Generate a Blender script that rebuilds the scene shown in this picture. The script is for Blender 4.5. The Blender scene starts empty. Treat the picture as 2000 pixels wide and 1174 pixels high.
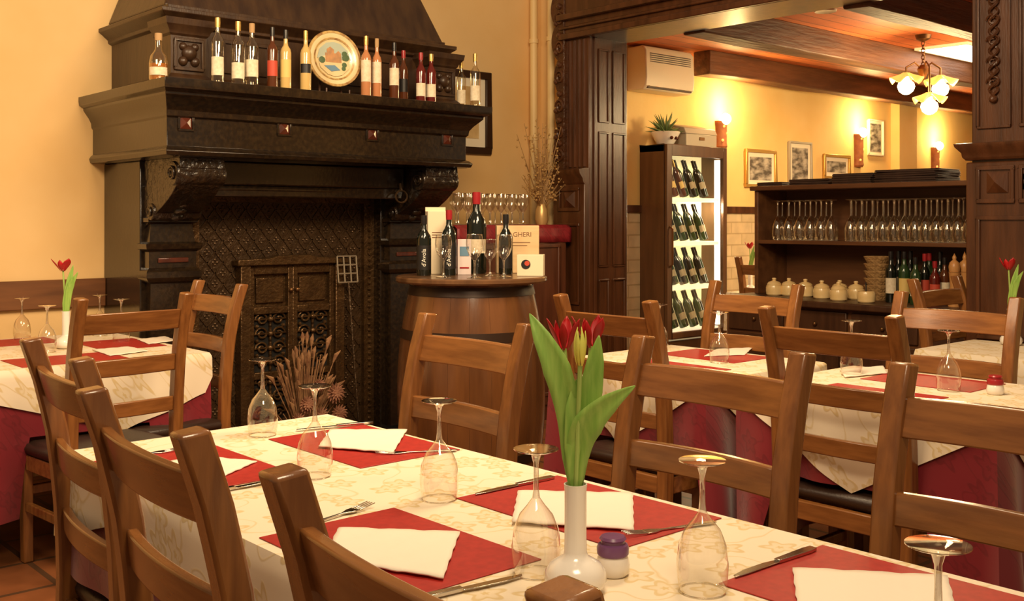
import bpy, bmesh, math, random
from mathutils import Vector, Matrix
random.seed(7)
C = bpy.context.scene.collection
PI = math.pi
R = math.radians
# ------------------------------------------------------------------ camera model (level camera, room axes)
H = 1.32; F = 2065.0; HY = 430.0
YAW = R(41.68)
FX, FY = math.sin(YAW), math.cos(YAW)      # forward
RX, RY = math.cos(YAW), -math.sin(YAW)     # right
def at(px, py=None, x=None, y=None, z=None, d=None):
    k = (px-1000)/F
    ax, ay = FX+RX*k, FY+RY*k
    if d is None:
        if z is not None: d = (H-z)*F/(py-HY)
        elif y is not None: d = y/ay
        else: d = x/ax
    zz = z if z is not None else (H+(HY-py)*d/F if py is not None else 0)
    return Vector((d*ax, d*ay, zz))
def facecam(p): return math.atan2(-p[0], p[1])

# ------------------------------------------------------------------ mesh builder
class MB:
    def __init__(s): s.v=[]; s.f=[]; s.m=[]; s.cur=0
    def add(s, vs, fs):
        o=len(s.v); s.v += [tuple(p) for p in vs]
        for f in fs: s.f.append([i+o for i in f]); s.m.append(s.cur)
        return s
    def box(s,x0,x1,y0,y1,z0,z1):
        return s.add([(x0,y0,z0),(x1,y0,z0),(x1,y1,z0),(x0,y1,z0),(x0,y0,z1),(x1,y0,z1),(x1,y1,z1),(x0,y1,z1)],
              [(0,3,2,1),(4,5,6,7),(0,1,5,4),(1,2,6,5),(2,3,7,6),(3,0,4,7)])
    def bar(s,p0,p1,w,h,up=(0,0,1)):
        p0=Vector(p0);p1=Vector(p1);t=(p1-p0).normalized();u=Vector(up)
        if abs(t.dot(u))>.98:u=Vector((0,1,0))
        a=t.cross(u).normalized()*w/2;b=a.cross(t).normalized()*h/2
        vs=[p0-a-b,p0+a-b,p0+a+b,p0-a+b,p1-a-b,p1+a-b,p1+a+b,p1-a+b]
        return s.add(vs,[(0,3,2,1),(4,5,6,7),(0,1,5,4),(1,2,6,5),(2,3,7,6),(3,0,4,7)])
    def tube(s,pts,r,n=8,closed=False):
        pts=[Vector(p) for p in pts];m=len(pts)
        rs=r if isinstance(r,(list,tuple)) else [r]*m
        vs=[];fs=[];nrm=None
        for i,p in enumerate(pts):
            a=pts[i-1] if (i>0 or closed) else p
            b=pts[(i+1)%m] if (i<m-1 or closed) else p
            t=(b-a).normalized()
            if nrm is None:
                nrm=t.orthogonal().normalized()
            nrm=(nrm-t*nrm.dot(t))
            if nrm.length<1e-6:nrm=t.orthogonal()
            nrm.normalize();bi=t.cross(nrm)
            for j in range(n):
                an=2*PI*j/n;vs.append(p+(nrm*math.cos(an)+bi*math.sin(an))*rs[i])
        q=m if closed else m-1
        for i in range(q):
            for j in range(n):
                i2=(i+1)%m
                fs.append((i*n+j,i*n+(j+1)%n,i2*n+(j+1)%n,i2*n+j))
        if not closed:
            fs.append(tuple(range(n))[::-1]);fs.append(tuple((m-1)*n+j for j in range(n)))
        return s.add(vs,fs)
    def lathe(s,prof,n=24,c=(0,0,0),axis='z',a0=0,a1=2*PI):
        full=abs(a1-a0-2*PI)<1e-6
        k=n if full else n+1
        vs=[];fs=[]
        for (r,z) in prof:
            for j in range(k):
                an=a0+(a1-a0)*j/n
                p=(r*math.cos(an),r*math.sin(an),z)
                if axis=='x':p=(p[2],p[0],p[1])
                elif axis=='y':p=(p[0],p[2],p[1])
                vs.append((p[0]+c[0],p[1]+c[1],p[2]+c[2]))
        for i in range(len(prof)-1):
            for j in range(n):
                a=i*k+j;b=i*k+(j+1)%k
                fs.append((a,b,b+k,a+k))
        return s.add(vs,fs)
    def prism(s,poly,a0,a1,axis='x'):
        def P(u,v,a):
            return {'x':(a,u,v),'y':(u,a,v),'z':(u,v,a)}[axis]
        n=len(poly)
        vs=[P(u,v,a0) for u,v in poly]+[P(u,v,a1) for u,v in poly]
        fs=[tuple(range(n))[::-1],tuple(range(n,2*n))]+[(i,(i+1)%n,n+(i+1)%n,n+i) for i in range(n)]
        return s.add(vs,fs)
    def grid(s,fn,nu,nv):
        vs=[fn(i/nu,j/nv) for i in range(nu+1) for j in range(nv+1)]
        fs=[(i*(nv+1)+j,(i+1)*(nv+1)+j,(i+1)*(nv+1)+j+1,i*(nv+1)+j+1) for i in range(nu) for j in range(nv)]
        return s.add(vs,fs)
    def sphere(s,c,r,n=10,m=7,sz=1):
        prof=[(max(r*math.sin(PI*i/m),1e-5),-r*sz*math.cos(PI*i/m)) for i in range(m+1)]
        return s.lathe(prof,n,c)
    def rectloft(s,x0,x1,y0,y1,prof,backfix=True,fx=1.0):
        vs=[];fs=[]
        for o,z in prof:
            yb=y1 if backfix else y1+o
            ox=o*fx if o>0 else o
            vs+=[(x0-ox,y0-o,z),(x1+ox,y0-o,z),(x1+ox,yb,z),(x0-ox,yb,z)]
        for i in range(len(prof)-1):
            for j in range(4):
                fs.append((i*4+j,i*4+(j+1)%4,i*4+4+(j+1)%4,i*4+4+j))
        e=(len(prof)-1)*4
        fs+=[(3,2,1,0),(e,e+1,e+2,e+3)]
        return s.add(vs,fs)
    def build(s,name,mat,parent=None,ang=35,bevel=0,loc=None,solid=0,seg=2):
        me=bpy.data.meshes.new(name)
        me.from_pydata(s.v,[],s.f)
        mats=mat if isinstance(mat,(list,tuple)) else [mat]
        for m in mats:me.materials.append(m)
        if len(mats)>1: me.polygons.foreach_set('material_index',s.m)
        bm=bmesh.new();bm.from_mesh(me)
        bmesh.ops.remove_doubles(bm,verts=bm.verts,dist=1e-6)
        bmesh.ops.recalc_face_normals(bm,faces=bm.faces)
        bm.to_mesh(me);bm.free()
        if ang:
            me.polygons.foreach_set('use_smooth',[True]*len(me.polygons))
            me.set_sharp_from_angle(angle=R(ang))
        o=bpy.data.objects.new(name,me);C.objects.link(o)
        if parent:o.parent=parent
        if loc is not None:o.location=loc
        if solid:
            md=o.modifiers.new('solid','SOLIDIFY');md.thickness=solid;md.offset=0
        if bevel:
            md=o.modifiers.new('bevel','BEVEL');md.width=bevel;md.segments=seg;md.limit_method='ANGLE';md.angle_limit=R(40);md.harden_normals=False
        return o
def thing(name,label,cat,loc=(0,0,0),rotz=0,group=None):
    o=bpy.data.objects.new(name,None);C.objects.link(o);o.empty_display_size=.1
    o.location=loc;o.rotation_euler=(0,0,rotz);o['label']=label;o['category']=cat
    if group:o['group']=group
    return o
def tag(o,label,cat,group=None):
    o['label']=label;o['category']=cat
    if group:o['group']=group
    return o
def struct(o,label=None):
    o['kind']='structure'
    if label:o['label']=label
    return o
def sempty(name,label):
    o=bpy.data.objects.new(name,None);C.objects.link(o);o['kind']='structure';o['label']=label;return o
def dup(root,loc,rotz=0,label=None,group=None):
    r=root.copy();C.objects.link(r);r.location=loc;r.rotation_euler=(r.rotation_euler[0],r.rotation_euler[1],rotz)
    if label:r['label']=label
    if group:r['group']=group
    for ch in list(root.children):
        c=ch.copy();C.objects.link(c);c.parent=r
        for g in list(ch.children):
            e=g.copy();C.objects.link(e);e.parent=c
    return r
def text(string,size,loc,rot,mat,parent,name='lettering',ext=.0004):
    cu=bpy.data.curves.new(name,'FONT');cu.body=string;cu.size=size;cu.extrude=ext;cu.align_x='CENTER';cu.align_y='CENTER'
    t=bpy.data.objects.new(name,cu);C.objects.link(t)
    bpy.context.view_layer.update()
    me=bpy.data.meshes.new_from_object(t.evaluated_get(bpy.context.evaluated_depsgraph_get()))
    bpy.data.objects.remove(t)
    me.materials.clear();me.materials.append(mat)
    o=bpy.data.objects.new(name,me);C.objects.link(o);o.parent=parent;o.location=loc;o.rotation_euler=rot
    return o

# ------------------------------------------------------------------ materials
def newmat(name):
    m=bpy.data.materials.new(name);m.use_nodes=True
    nt=m.node_tree;nt.nodes.clear()
    out=nt.nodes.new('ShaderNodeOutputMaterial')
    return m,nt,out
def mat(name,c,rough=.5,metal=0,c2=None,scale=6,stretch=(1,1,1),bump=0,bscale=None,lo=.35,hi=.65,coat=0,emis=None,es=0,spec=.5,sheen=0,detail=4,dist=0):
    m,nt,out=newmat(name)
    b=nt.nodes.new('ShaderNodeBsdfPrincipled');nt.links.new(b.outputs[0],out.inputs[0])
    b.inputs['Base Color'].default_value=(*c,1);b.inputs['Roughness'].default_value=rough;b.inputs['Metallic'].default_value=metal
    b.inputs['Coat Weight'].default_value=coat;b.inputs['Coat Roughness'].default_value=.15
    b.inputs['Specular IOR Level'].default_value=spec
    b.inputs['Sheen Weight'].default_value=sheen
    if emis:
        b.inputs['Emission Color'].default_value=(*emis,1);b.inputs['Emission Strength'].default_value=es
    tc=nt.nodes.new('ShaderNodeTexCoord');mp=nt.nodes.new('ShaderNodeMapping')
    nt.links.new(tc.outputs['Object'],mp.inputs[0]);mp.inputs['Scale'].default_value=stretch
    if c2:
        t=nt.nodes.new('ShaderNodeTexNoise');t.inputs['Scale'].default_value=scale;t.inputs['Detail'].default_value=detail;t.inputs['Distortion'].default_value=dist;o=t.outputs['Fac']
        nt.links.new(mp.outputs[0],t.inputs['Vector'])
        r=nt.nodes.new('ShaderNodeValToRGB');nt.links.new(o,r.inputs[0])
        r.color_ramp.elements[0].position=lo;r.color_ramp.elements[0].color=(*c,1)
        r.color_ramp.elements[1].position=hi;r.color_ramp.elements[1].color=(*c2,1)
        nt.links.new(r.outputs[0],b.inputs['Base Color'])
    if bump:
        t=nt.nodes.new('ShaderNodeTexNoise');t.inputs['Scale'].default_value=bscale or scale*4;t.inputs['Detail'].default_value=3
        nt.links.new(mp.outputs[0],t.inputs['Vector'])
        bp=nt.nodes.new('ShaderNodeBump');bp.inputs['Strength'].default_value=bump;bp.inputs['Distance'].default_value=.02
        nt.links.new(t.outputs['Fac'],bp.inputs['Height']);nt.links.new(bp.outputs[0],b.inputs['Normal'])
    return m
def brickmat(name,c1,c2,mortar,scale,bw,bh,ms=.02,rough=.5,axes='xy',bump=.3,offset=.5,coat=0):
    m,nt,out=newmat(name)
    b=nt.nodes.new('ShaderNodeBsdfPrincipled');nt.links.new(b.outputs[0],out.inputs[0]);b.inputs['Roughness'].default_value=rough
    b.inputs['Coat Weight'].default_value=coat
    tc=nt.nodes.new('ShaderNodeTexCoord');sp=nt.nodes.new('ShaderNodeSeparateXYZ');cb=nt.nodes.new('ShaderNodeCombineXYZ')
    nt.links.new(tc.outputs['Object'],sp.inputs[0])
    for i,a in enumerate(axes):nt.links.new(sp.outputs['xyz'.index(a)],cb.inputs[i])
    t=nt.nodes.new('ShaderNodeTexBrick');nt.links.new(cb.outputs[0],t.inputs['Vector'])
    t.inputs['Color1'].default_value=(*c1,1);t.inputs['Color2'].default_value=(*c2,1);t.inputs['Mortar'].default_value=(*mortar,1)
    t.inputs['Scale'].default_value=scale;t.inputs['Brick Width'].default_value=bw;t.inputs['Row Height'].default_value=bh;t.inputs['Mortar Size'].default_value=ms
    t.offset=offset
    n=nt.nodes.new('ShaderNodeTexNoise');n.inputs['Scale'].default_value=9;nt.links.new(tc.outputs['Object'],n.inputs['Vector'])
    mx=nt.nodes.new('ShaderNodeMixRGB');mx.blend_type='MULTIPLY';mx.inputs[0].default_value=.45
    nt.links.new(t.outputs['Color'],mx.inputs[1]);nt.links.new(n.outputs['Fac'],mx.inputs[2])
    nt.links.new(mx.outputs[0],b.inputs['Base Color'])
    bp=nt.nodes.new('ShaderNodeBump');bp.inputs['Strength'].default_value=bump;bp.inputs['Distance'].default_value=.01;bp.invert=True
    nt.links.new(t.outputs['Fac'],bp.inputs['Height']);nt.links.new(bp.outputs[0],b.inputs['Normal'])
    return m
def glassmat(name,tint=(1,1,1),base=.06,edge=.55,power=2.5,rough=.02,gcol=(1,.95,.85)):
    m,nt,out=newmat(name)
    tr=nt.nodes.new('ShaderNodeBsdfTransparent');tr.inputs[0].default_value=(*tint,1)
    gl=nt.nodes.new('ShaderNodeBsdfGlossy');gl.inputs['Roughness'].default_value=rough;gl.inputs['Color'].default_value=(*gcol,1)
    lw=nt.nodes.new('ShaderNodeLayerWeight');lw.inputs[0].default_value=.5
    pw=nt.nodes.new('ShaderNodeMath');pw.operation='POWER';pw.inputs[1].default_value=power
    ma=nt.nodes.new('ShaderNodeMath');ma.operation='MULTIPLY_ADD';ma.inputs[1].default_value=edge;ma.inputs[2].default_value=base
    nt.links.new(lw.outputs['Facing'],pw.inputs[0]);nt.links.new(pw.outputs[0],ma.inputs[0])
    mx=nt.nodes.new('ShaderNodeMixShader');nt.links.new(ma.outputs[0],mx.inputs[0]);nt.links.new(tr.outputs[0],mx.inputs[1]);nt.links.new(gl.outputs[0],mx.inputs[2])
    nt.links.new(mx.outputs[0],out.inputs[0])
    return m
def floral(name,c,c2,rough=.7,scale=8,strength=1.0,sheen=0,vine=.02):
    # woven flowers: petalled blossoms in the cells of a 2-D voronoi, joined by thin stems
    m,nt,out=newmat(name)
    N=nt.nodes.new;L=nt.links.new
    b=N('ShaderNodeBsdfPrincipled');L(b.outputs[0],out.inputs[0]);b.inputs['Roughness'].default_value=rough
    b.inputs['Sheen Weight'].default_value=sheen
    def math_(op,a,b_=None,c_=None):
        n=N('ShaderNodeMath');n.operation=op
        for i,v in enumerate((a,b_,c_)):
            if v is None: continue
            if isinstance(v,(int,float)): n.inputs[i].default_value=v
            else: L(v,n.inputs[i])
        return n.outputs[0]
    tc=N('ShaderNodeTexCoord');sp=N('ShaderNodeSeparateXYZ');L(tc.outputs['Object'],sp.inputs[0])
    u=math_('MULTIPLY_ADD',sp.outputs[0],.6,sp.outputs[1])
    v0=math_('MULTIPLY_ADD',sp.outputs[1],-.6,sp.outputs[0]);v=math_('ADD',v0,sp.outputs[2])
    cb=N('ShaderNodeCombineXYZ');L(u,cb.inputs[0]);L(v,cb.inputs[1])
    vo=N('ShaderNodeTexVoronoi');vo.voronoi_dimensions='2D';vo.inputs['Scale'].default_value=scale;vo.inputs['Randomness'].default_value=.75
    L(cb.outputs[0],vo.inputs['Vector'])
    df=N('ShaderNodeVectorMath');df.operation='SUBTRACT';L(cb.outputs[0],df.inputs[0]);L(vo.outputs['Position'],df.inputs[1])
    ds=N('ShaderNodeSeparateXYZ');L(df.outputs[0],ds.inputs[0])
    th=math_('ARCTAN2',ds.outputs[1],ds.outputs[0])
    ln=N('ShaderNodeVectorMath');ln.operation='LENGTH';L(df.outputs[0],ln.inputs[0])
    cs=math_('COSINE',math_('MULTIPLY',th,5.0))
    rad=math_('MULTIPLY_ADD',cs,.08/scale,.29/scale)
    q=math_('DIVIDE',ln.outputs['Value'],rad)
    rp=N('ShaderNodeValToRGB');cr=rp.color_ramp
    cr.elements[0].position=0;cr.elements[0].color=(1,1,1,1)
    cr.elements[1].position=1.0;cr.elements[1].color=(0,0,0,1)
    for pos,val in ((.16,1),(.24,.25),(.60,.35),(.74,.95),(.9,.9)):
        e=cr.elements.new(pos);e.color=(val,val,val,1)
    sc=math_('MULTIPLY',q,.9);L(sc,rp.inputs[0])
    n=N('ShaderNodeTexNoise');n.noise_dimensions='2D';n.inputs['Scale'].default_value=scale*.8;n.inputs['Detail'].default_value=.5
    L(cb.outputs[0],n.inputs['Vector'])
    r2=N('ShaderNodeValToRGB');c3=r2.color_ramp
    c3.elements[0].position=.5-vine;c3.elements[0].color=(0,0,0,1);c3.elements[1].position=.5;c3.elements[1].color=(.75,.75,.75,1)
    e=c3.elements.new(.5+vine);e.color=(0,0,0,1)
    L(n.outputs['Fac'],r2.inputs[0])
    mxx=math_('MAXIMUM',rp.outputs[0],r2.outputs[0]);fac=math_('MULTIPLY',mxx,strength)
    mx=N('ShaderNodeMixRGB');mx.inputs[1].default_value=(*c,1);mx.inputs[2].default_value=(*c2,1)
    L(fac,mx.inputs[0]);L(mx.outputs[0],b.inputs['Base Color'])
    bp=N('ShaderNodeBump');bp.inputs['Strength'].default_value=.12;bp.inputs['Distance'].default_value=.004
    L(fac,bp.inputs['Height']);L(bp.outputs[0],b.inputs['Normal'])
    return m
M={}
M['wall']=mat('ochre_plaster',(.82,.57,.27),.85,c2=(.74,.46,.17),scale=1.3,lo=.35,hi=.75,bump=.05,bscale=30)
M['wall2']=mat('yellow_plaster',(.88,.62,.26),.85,c2=(.80,.5,.16),scale=1.2,bump=.05,bscale=30)
M['floor']=brickmat('terracotta_tiles',(.36,.13,.045),(.28,.095,.035),(.12,.06,.03),1,.33,.33,.012,.35,'xy',.3,0)
M['chair']=mat('chair_wood',(.27,.106,.028),.27,c2=(.165,.060,.016),scale=9,stretch=(5,5,.6),bump=.03,bscale=40,coat=.4)
M['chairrail']=mat('chair_rail_wood',(.28,.111,.030),.27,c2=(.175,.064,.017),scale=9,stretch=(.6,5,5),bump=.03,bscale=40,coat=.4)
M['leather']=mat('dark_leather',(.030,.014,.009),.4,bump=.08,bscale=150)
M['marble']=mat('dark_marble',(.013,.008,.005),.16,c2=(.036,.021,.009),scale=45,lo=.42,hi=.85,detail=10,bump=.03,bscale=60,coat=.3)
M['carved']=mat('carved_marble',(.014,.009,.006),.22,c2=(.042,.023,.010),scale=30,lo=.45,hi=.8,bump=.7,bscale=30,coat=.3)
M['hood']=mat('hood_wood',(.030,.013,.006),.36,c2=(.055,.026,.010),scale=5,stretch=(3,3,.5),bump=.05,bscale=30)
M['redmarble']=mat('red_marble',(.095,.021,.010),.15,c2=(.05,.012,.007),scale=22,coat=.4)
M['iron']=mat('cast_iron',(.050,.028,.013),.42,metal=.55,c2=(.08,.044,.019),scale=10,bump=.35,bscale=45)
M['ironlat']=mat('lattice_iron',(.085,.047,.020),.4,metal=.6,c2=(.06,.032,.014),scale=20,bump=.3,bscale=60)
M['ironlt']=mat('bronzed_iron',(.13,.071,.028),.36,metal=.7,c2=(.08,.042,.017),scale=20,bump=.3,bscale=60)
M['black']=mat('shade_black',(.004,.003,.002),.8)  # near-black colour stands in for shade behind the fire door grilles
M['barreljoint']=mat('stave_joint',(.060,.023,.008),.5)
M['doorwood']=mat('door_frame_wood',(.100,.034,.012),.33,c2=(.055,.018,.006),scale=5,stretch=(4,4,.5),bump=.06,bscale=30,coat=.2)
M['doorcarve']=mat('carved_frame_wood',(.09,.031,.011),.36,c2=(.05,.017,.006),scale=8,bump=.9,bscale=22)
M['beam']=mat('beam_wood',(.17,.066,.025),.6,c2=(.09,.034,.013),scale=4,stretch=(.5,4,4),bump=.4,bscale=12)
M['planks']=brickmat('ceiling_planks',(.78,.22,.065),(.66,.17,.05),(.26,.07,.024),1,3.0,.14,.006,.5,'xy',.3)
M['stone']=brickmat('stone_cladding',(.85,.66,.40),(.76,.57,.32),(.60,.44,.23),1,.3,.1,.006,.8,'xz',.5)
M['rail']=mat('wainscot_wood',(.20,.078,.026),.4,c2=(.12,.046,.016),scale=5,stretch=(.5,4,4))
M['white_cloth']=floral('cream_damask',(.80,.69,.53),(.62,.45,.18),.7,9,.75)
M['burgundy']=floral('burgundy_damask',(.20,.011,.020),(.13,.006,.012),.38,9,.7,.3,.015)
M['placemat']=mat('red_placemat',(.40,.018,.012),.55,c2=(.33,.012,.008),scale=60)
M['napkin']=mat('paper_napkin',(.84,.75,.63),.8,bump=.12,bscale=25)
M['steel']=mat('polished_steel',(.55,.5,.44),.16,metal=1)
M['toolgrey']=mat('pale_iron',(.36,.30,.22),.35,metal=.5)
M['ceramic']=mat('white_ceramic',(.86,.81,.74),.18,coat=.5)
M['purple']=mat('purple_plastic',(.17,.065,.17),.3)
M['leaf']=mat('tulip_leaf',(.33,.52,.11),.45,c2=(.22,.42,.07),scale=20,stretch=(6,6,.5))
M['stem']=mat('tulip_stem',(.36,.52,.13),.5)
M['tulipred']=mat('tulip_petal',(.55,.010,.014),.45,c2=(.36,.004,.008),scale=22,stretch=(3,3,.5))
M['tulipyel']=mat('tulip_bud',(.85,.70,.09),.45,c2=(.62,.64,.12),scale=12)
M['glass']=glassmat('clear_glass',(.97,.96,.94),.085,.85,2.0,.015,(1,.96,.88))
M['glassfoot']=glassmat('glass_foot',(.95,.94,.91),.30,.65,1.2,.03,(1,.97,.90))
M['barrel']=mat('barrel_oak',(.16,.062,.019),.24,c2=(.085,.031,.010),scale=4,stretch=(3,3,.35),bump=.04,bscale=14,coat=.5)
M['barreltop']=mat('barrel_top_wood',(.16,.075,.03),.3,c2=(.09,.04,.016),scale=4,stretch=(.5,6,1),coat=.4)
M['hoop']=mat('barrel_hoop_iron',(.035,.017,.009),.4,metal=.4)
M['winebottle']=mat('dark_bottle_glass',(.006,.008,.005),.07,coat=.5)
M['greenbottle']=mat('green_bottle_glass',(.02,.05,.015),.1,coat=.5)
M['clearbottle']=glassmat('spirit_bottle_glass',(.94,.90,.80),.12,.7,1.8)
M['amber']=mat('amber_liqueur',(.42,.13,.015),.1,c2=(.5,.19,.03),scale=4,coat=.4)
M['rose']=mat('rose_liqueur',(.48,.20,.085),.1,coat=.4)
M['yellowliq']=mat('yellow_liqueur',(.60,.41,.15),.1,coat=.4)
M['brownliq']=mat('brown_liqueur',(.09,.025,.008),.1,coat=.4)
M['redliq']=mat('red_liqueur',(.11,.010,.007),.1,coat=.4)
M['label']=mat('cream_label',(.80,.71,.54),.7,c2=(.68,.57,.40),scale=60)
M['labeldim']=mat('dim_label',(.36,.30,.19),.7)
M['labelgold']=mat('yellow_label',(.70,.50,.16),.6)
M['labelred']=mat('red_label',(.5,.06,.03),.6)
M['labelblack']=mat('black_label',(.01,.008,.008),.5)
M['inkwhite']=mat('white_ink',(.8,.77,.68),.6)
M['inkbrown']=mat('brown_ink',(.20,.09,.04),.7)
M['cork']=mat('cork',(.45,.28,.13),.8)
M['capblack']=mat('black_capsule',(.012,.01,.01),.3)
M['capred']=mat('red_capsule',(.32,.015,.02),.3)
M['capgold']=mat('gold_capsule',(.6,.4,.12),.3,metal=.7)
M['pine']=mat('pale_box_wood',(.74,.53,.29),.6,c2=(.64,.44,.22),scale=5,stretch=(.5,5,5))
M['card']=mat('cream_carton',(.76,.64,.45),.7)
M['purplecard']=mat('lilac_card',(.66,.56,.55),.6)
M['redcloth']=floral('red_runner',(.26,.016,.022),(.15,.008,.01),.5,14,.7)
M['darkcab']=mat('dark_cabinet_wood',(.075,.03,.012),.4,c2=(.045,.017,.007),scale=5,stretch=(4,4,.5))
M['redcab']=mat('red_brown_cabinet_wood',(.13,.040,.016),.4,c2=(.08,.024,.010),scale=5,stretch=(4,4,.5))
M['hutch']=mat('sideboard_wood',(.17,.068,.024),.4,c2=(.10,.038,.014),scale=4,stretch=(4,.5,4))
M['gold']=mat('gilt',(.65,.40,.11),.35,metal=.6)
M['frame_dark']=mat('dark_frame',(.035,.015,.007),.35)
M['matboard']=mat('mat_board',(.85,.76,.58),.8)
M['photo']=mat('grey_photograph',(.50,.44,.36),.6,c2=(.10,.08,.06),scale=9,lo=.4,hi=.6,stretch=(1,1,2))
M['wallart']=mat('ochre_print',(.80,.60,.30),.5,c2=(.50,.32,.13),scale=6)
M['acwhite']=mat('ac_plastic',(.82,.74,.58),.4)
M['acdark']=mat('ac_slot',(.10,.07,.05),.6)
M['fridge']=mat('fridge_brown',(.115,.052,.022),.35,c2=(.08,.035,.015),scale=4,stretch=(4,4,.5))
M['fridgein']=mat('fridge_interior_glow',(.85,.74,.42),.6,emis=(1,.80,.36),es=.75)  # emission puts the fridge lighting into the liner itself
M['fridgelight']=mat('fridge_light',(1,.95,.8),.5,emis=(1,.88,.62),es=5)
M['shelfwhite']=mat('fridge_shelf_glow',(.9,.8,.6),.5,emis=(1,.85,.55),es=.7)  # shelves emit too, imitating light falling on them
M['pane']=glassmat('door_pane',(1,1,1),.03,.25,3)
M['pot']=mat('yellow_glaze',(.80,.56,.24),.25,coat=.5,c2=(.88,.68,.36),scale=8)
M['basket']=mat('rattan',(.50,.30,.12),.7,c2=(.34,.19,.07),scale=60,bump=.4,bscale=80)
M['millwood']=mat('beech_mill',(.55,.27,.09),.35)
M['menu']=mat('menu_cover',(.04,.02,.014),.5,c2=(.07,.035,.022),scale=12)
M['terracotta']=mat('sconce_terracotta',(.36,.12,.04),.7,c2=(.26,.08,.03),scale=20)
M['sconcehole']=mat('sconce_hole',(.9,.5,.12),.6,emis=(1,.5,.12),es=.9)
M['bulb']=mat('bulb',(1,.8,.4),.4,emis=(1,.80,.36),es=18)
M['amberglass']=mat('amber_shade',(.75,.36,.08),.35,emis=(1,.54,.11),es=1.0)
M['brass']=mat('aged_brass',(.20,.10,.04),.35,metal=.8)
M['skylight']=mat('light_panel',(1,1,1),.5,emis=(1,.97,.88),es=5)
M['pipe']=mat('cream_pipe',(.80,.58,.27),.5)
M['dry1']=mat('dried_grass',(.34,.18,.08),.8,c2=(.20,.09,.04),scale=30)
M['dry2']=mat('dried_petal',(.36,.17,.10),.8,c2=(.22,.09,.05),scale=30)
M['goldtwig']=mat('gold_twig',(.36,.20,.07),.5,metal=.2)
M['goldbead']=mat('gold_bead',(.66,.42,.16),.35,metal=.4)
M['plant']=mat('plant_green',(.12,.19,.05),.6)
M['register']=mat('grey_box',(.42,.36,.27),.5)
M['plateface']=mat('plate_glaze',(.76,.64,.38),.2,c2=(.66,.52,.28),scale=8,coat=.5)
M['platerim']=mat('plate_rim',(.26,.13,.045),.25,c2=(.55,.37,.13),scale=40,coat=.5)
M['platesky']=mat('painted_sky',(.40,.46,.38),.3)
M['platehouse']=mat('painted_house',(.52,.26,.11),.3,c2=(.36,.2,.1),scale=40)
M['plategreen']=mat('painted_green',(.08,.13,.06),.3)
M['plateblue']=mat('painted_blue',(.13,.24,.35),.3)
M['tablewood']=M['rail']

# ------------------------------------------------------------------ setting
struct(MB().box(-3,14.2,-3,5.9,-.1,0).build('floor',M['floor'],ang=0),'terracotta tiled floor')
YW=5.7
struct(MB().box(-3,5.3,YW,5.9,0,3.6).build('wall_back',M['wall'],ang=0),'ochre plaster wall behind the fireplace')
struct(MB().box(5.3,14.2,YW,5.9,0,2.9).build('wall_far',M['wall2'],ang=0),'yellow wall of the second room')
w=MB();w.box(5.3,5.46,5.2,YW,0,3.6);w.box(5.3,5.46,-1.5,1.8,0,3.6);w.box(5.3,5.46,1.8,5.2,3.05,3.6)
struct(w.build('wall_right',M['wall'],ang=0),'wall around the wide doorway')
struct(MB().box(14,14.2,-.5,YW,0,2.9).build('wall_end',M['wall2'],ang=0),'end wall of the second room')
struct(MB().box(5.46,14.2,-.5,YW,2.72,2.8).build('ceiling',M['planks'],ang=0),'red-brown plank ceiling of the second room')
struct(MB().box(-3,2.14,YW-.03,YW,.86,1.01).build('trim_1',M['rail'],bevel=.006),'wooden chair rail on the left wall')
struct(MB().box(5.46,14,YW-.02,YW,0,1.38).build('trim_2',M['stone'],ang=0),'pale stone cladding on the lower wall')
struct(MB().box(5.46,14,YW-.045,YW,1.38,1.44).build('trim_3',M['doorwood'],bevel=.005),'wooden rail above the stone cladding')
struct(MB().box(10.45,10.82,5.6,YW,0,2.72).build('wall_pier',M['wall2'],ang=0),'plain pier in the second room')
# beams
for i,(y,xs,lab) in enumerate([(5.5,7.0,'rough dark ceiling beam nearest the wall with the framed pictures'),(4.36,5.47,'rough dark ceiling beam in the middle, above the glass-fronted fridge'),(3.2,5.47,'rough dark ceiling beam nearest the right-hand carved pillar'),]):
    b=MB()
    n=14
    def sec(x):
        j=lambda:random.uniform(-.008,.008)
        return [(x,y-.085+j(),2.53+j()),(x,y+.085+j(),2.53+j()),(x,y+.085+j(),2.725),(x,y-.085+j(),2.725)]
    secs=[sec(xs+(14-xs)*k/n) for k in range(n+1)]
    vs=[p for s_ in secs for p in s_]
    fs=[(k*4+q,k*4+(q+1)%4,k*4+4+(q+1)%4,k*4+4+q) for k in range(n) for q in range(4)]+[(0,1,2,3),(n*4,n*4+1,n*4+2,n*4+3)]
    b.add(vs,fs)
    tag(b.build('ceiling_beam',M['beam'],ang=50,bevel=.01),lab,'beam')

# ---- doorway frame
def strip_panel(mb,x,y0,y1,z0,z1,w=.018,t=.012,face='x'):
    if face=='x':
        for (a,b,c,d) in [(y0,y1,z0,z0+w),(y0,y1,z1-w,z1),(y0,y0+w,z0+w,z1-w),(y1-w,y1,z0+w,z1-w)]: mb.box(x-t,x,a,b,c,d)
    else:
        for (a,b,c,d) in [(y0,y1,z0,z0+w),(y0,y1,z1-w,z1),(y0,y0+w,z0+w,z1-w),(y1-w,y1,z0+w,z1-w)]: mb.box(a,b,x-t,x,c,d)
def diamond_boss(parent,x,y,z,s,m):
    b=MB();b.add([(x,y-s,z-s),(x,y+s,z-s),(x,y+s,z+s),(x,y-s,z+s),(x-s*.55,y,z)],[(0,1,4),(1,2,4),(2,3,4),(3,0,4),(0,3,2,1)])
    return b.build('diamond_boss',m,parent,ang=10)
T=sempty('trim_4','carved wooden left jamb of the wide doorway')
MB().box(5.1,5.48,4.95,5.2,0,2.56).build('post',M['doorwood'],T,bevel=.008)
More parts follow.
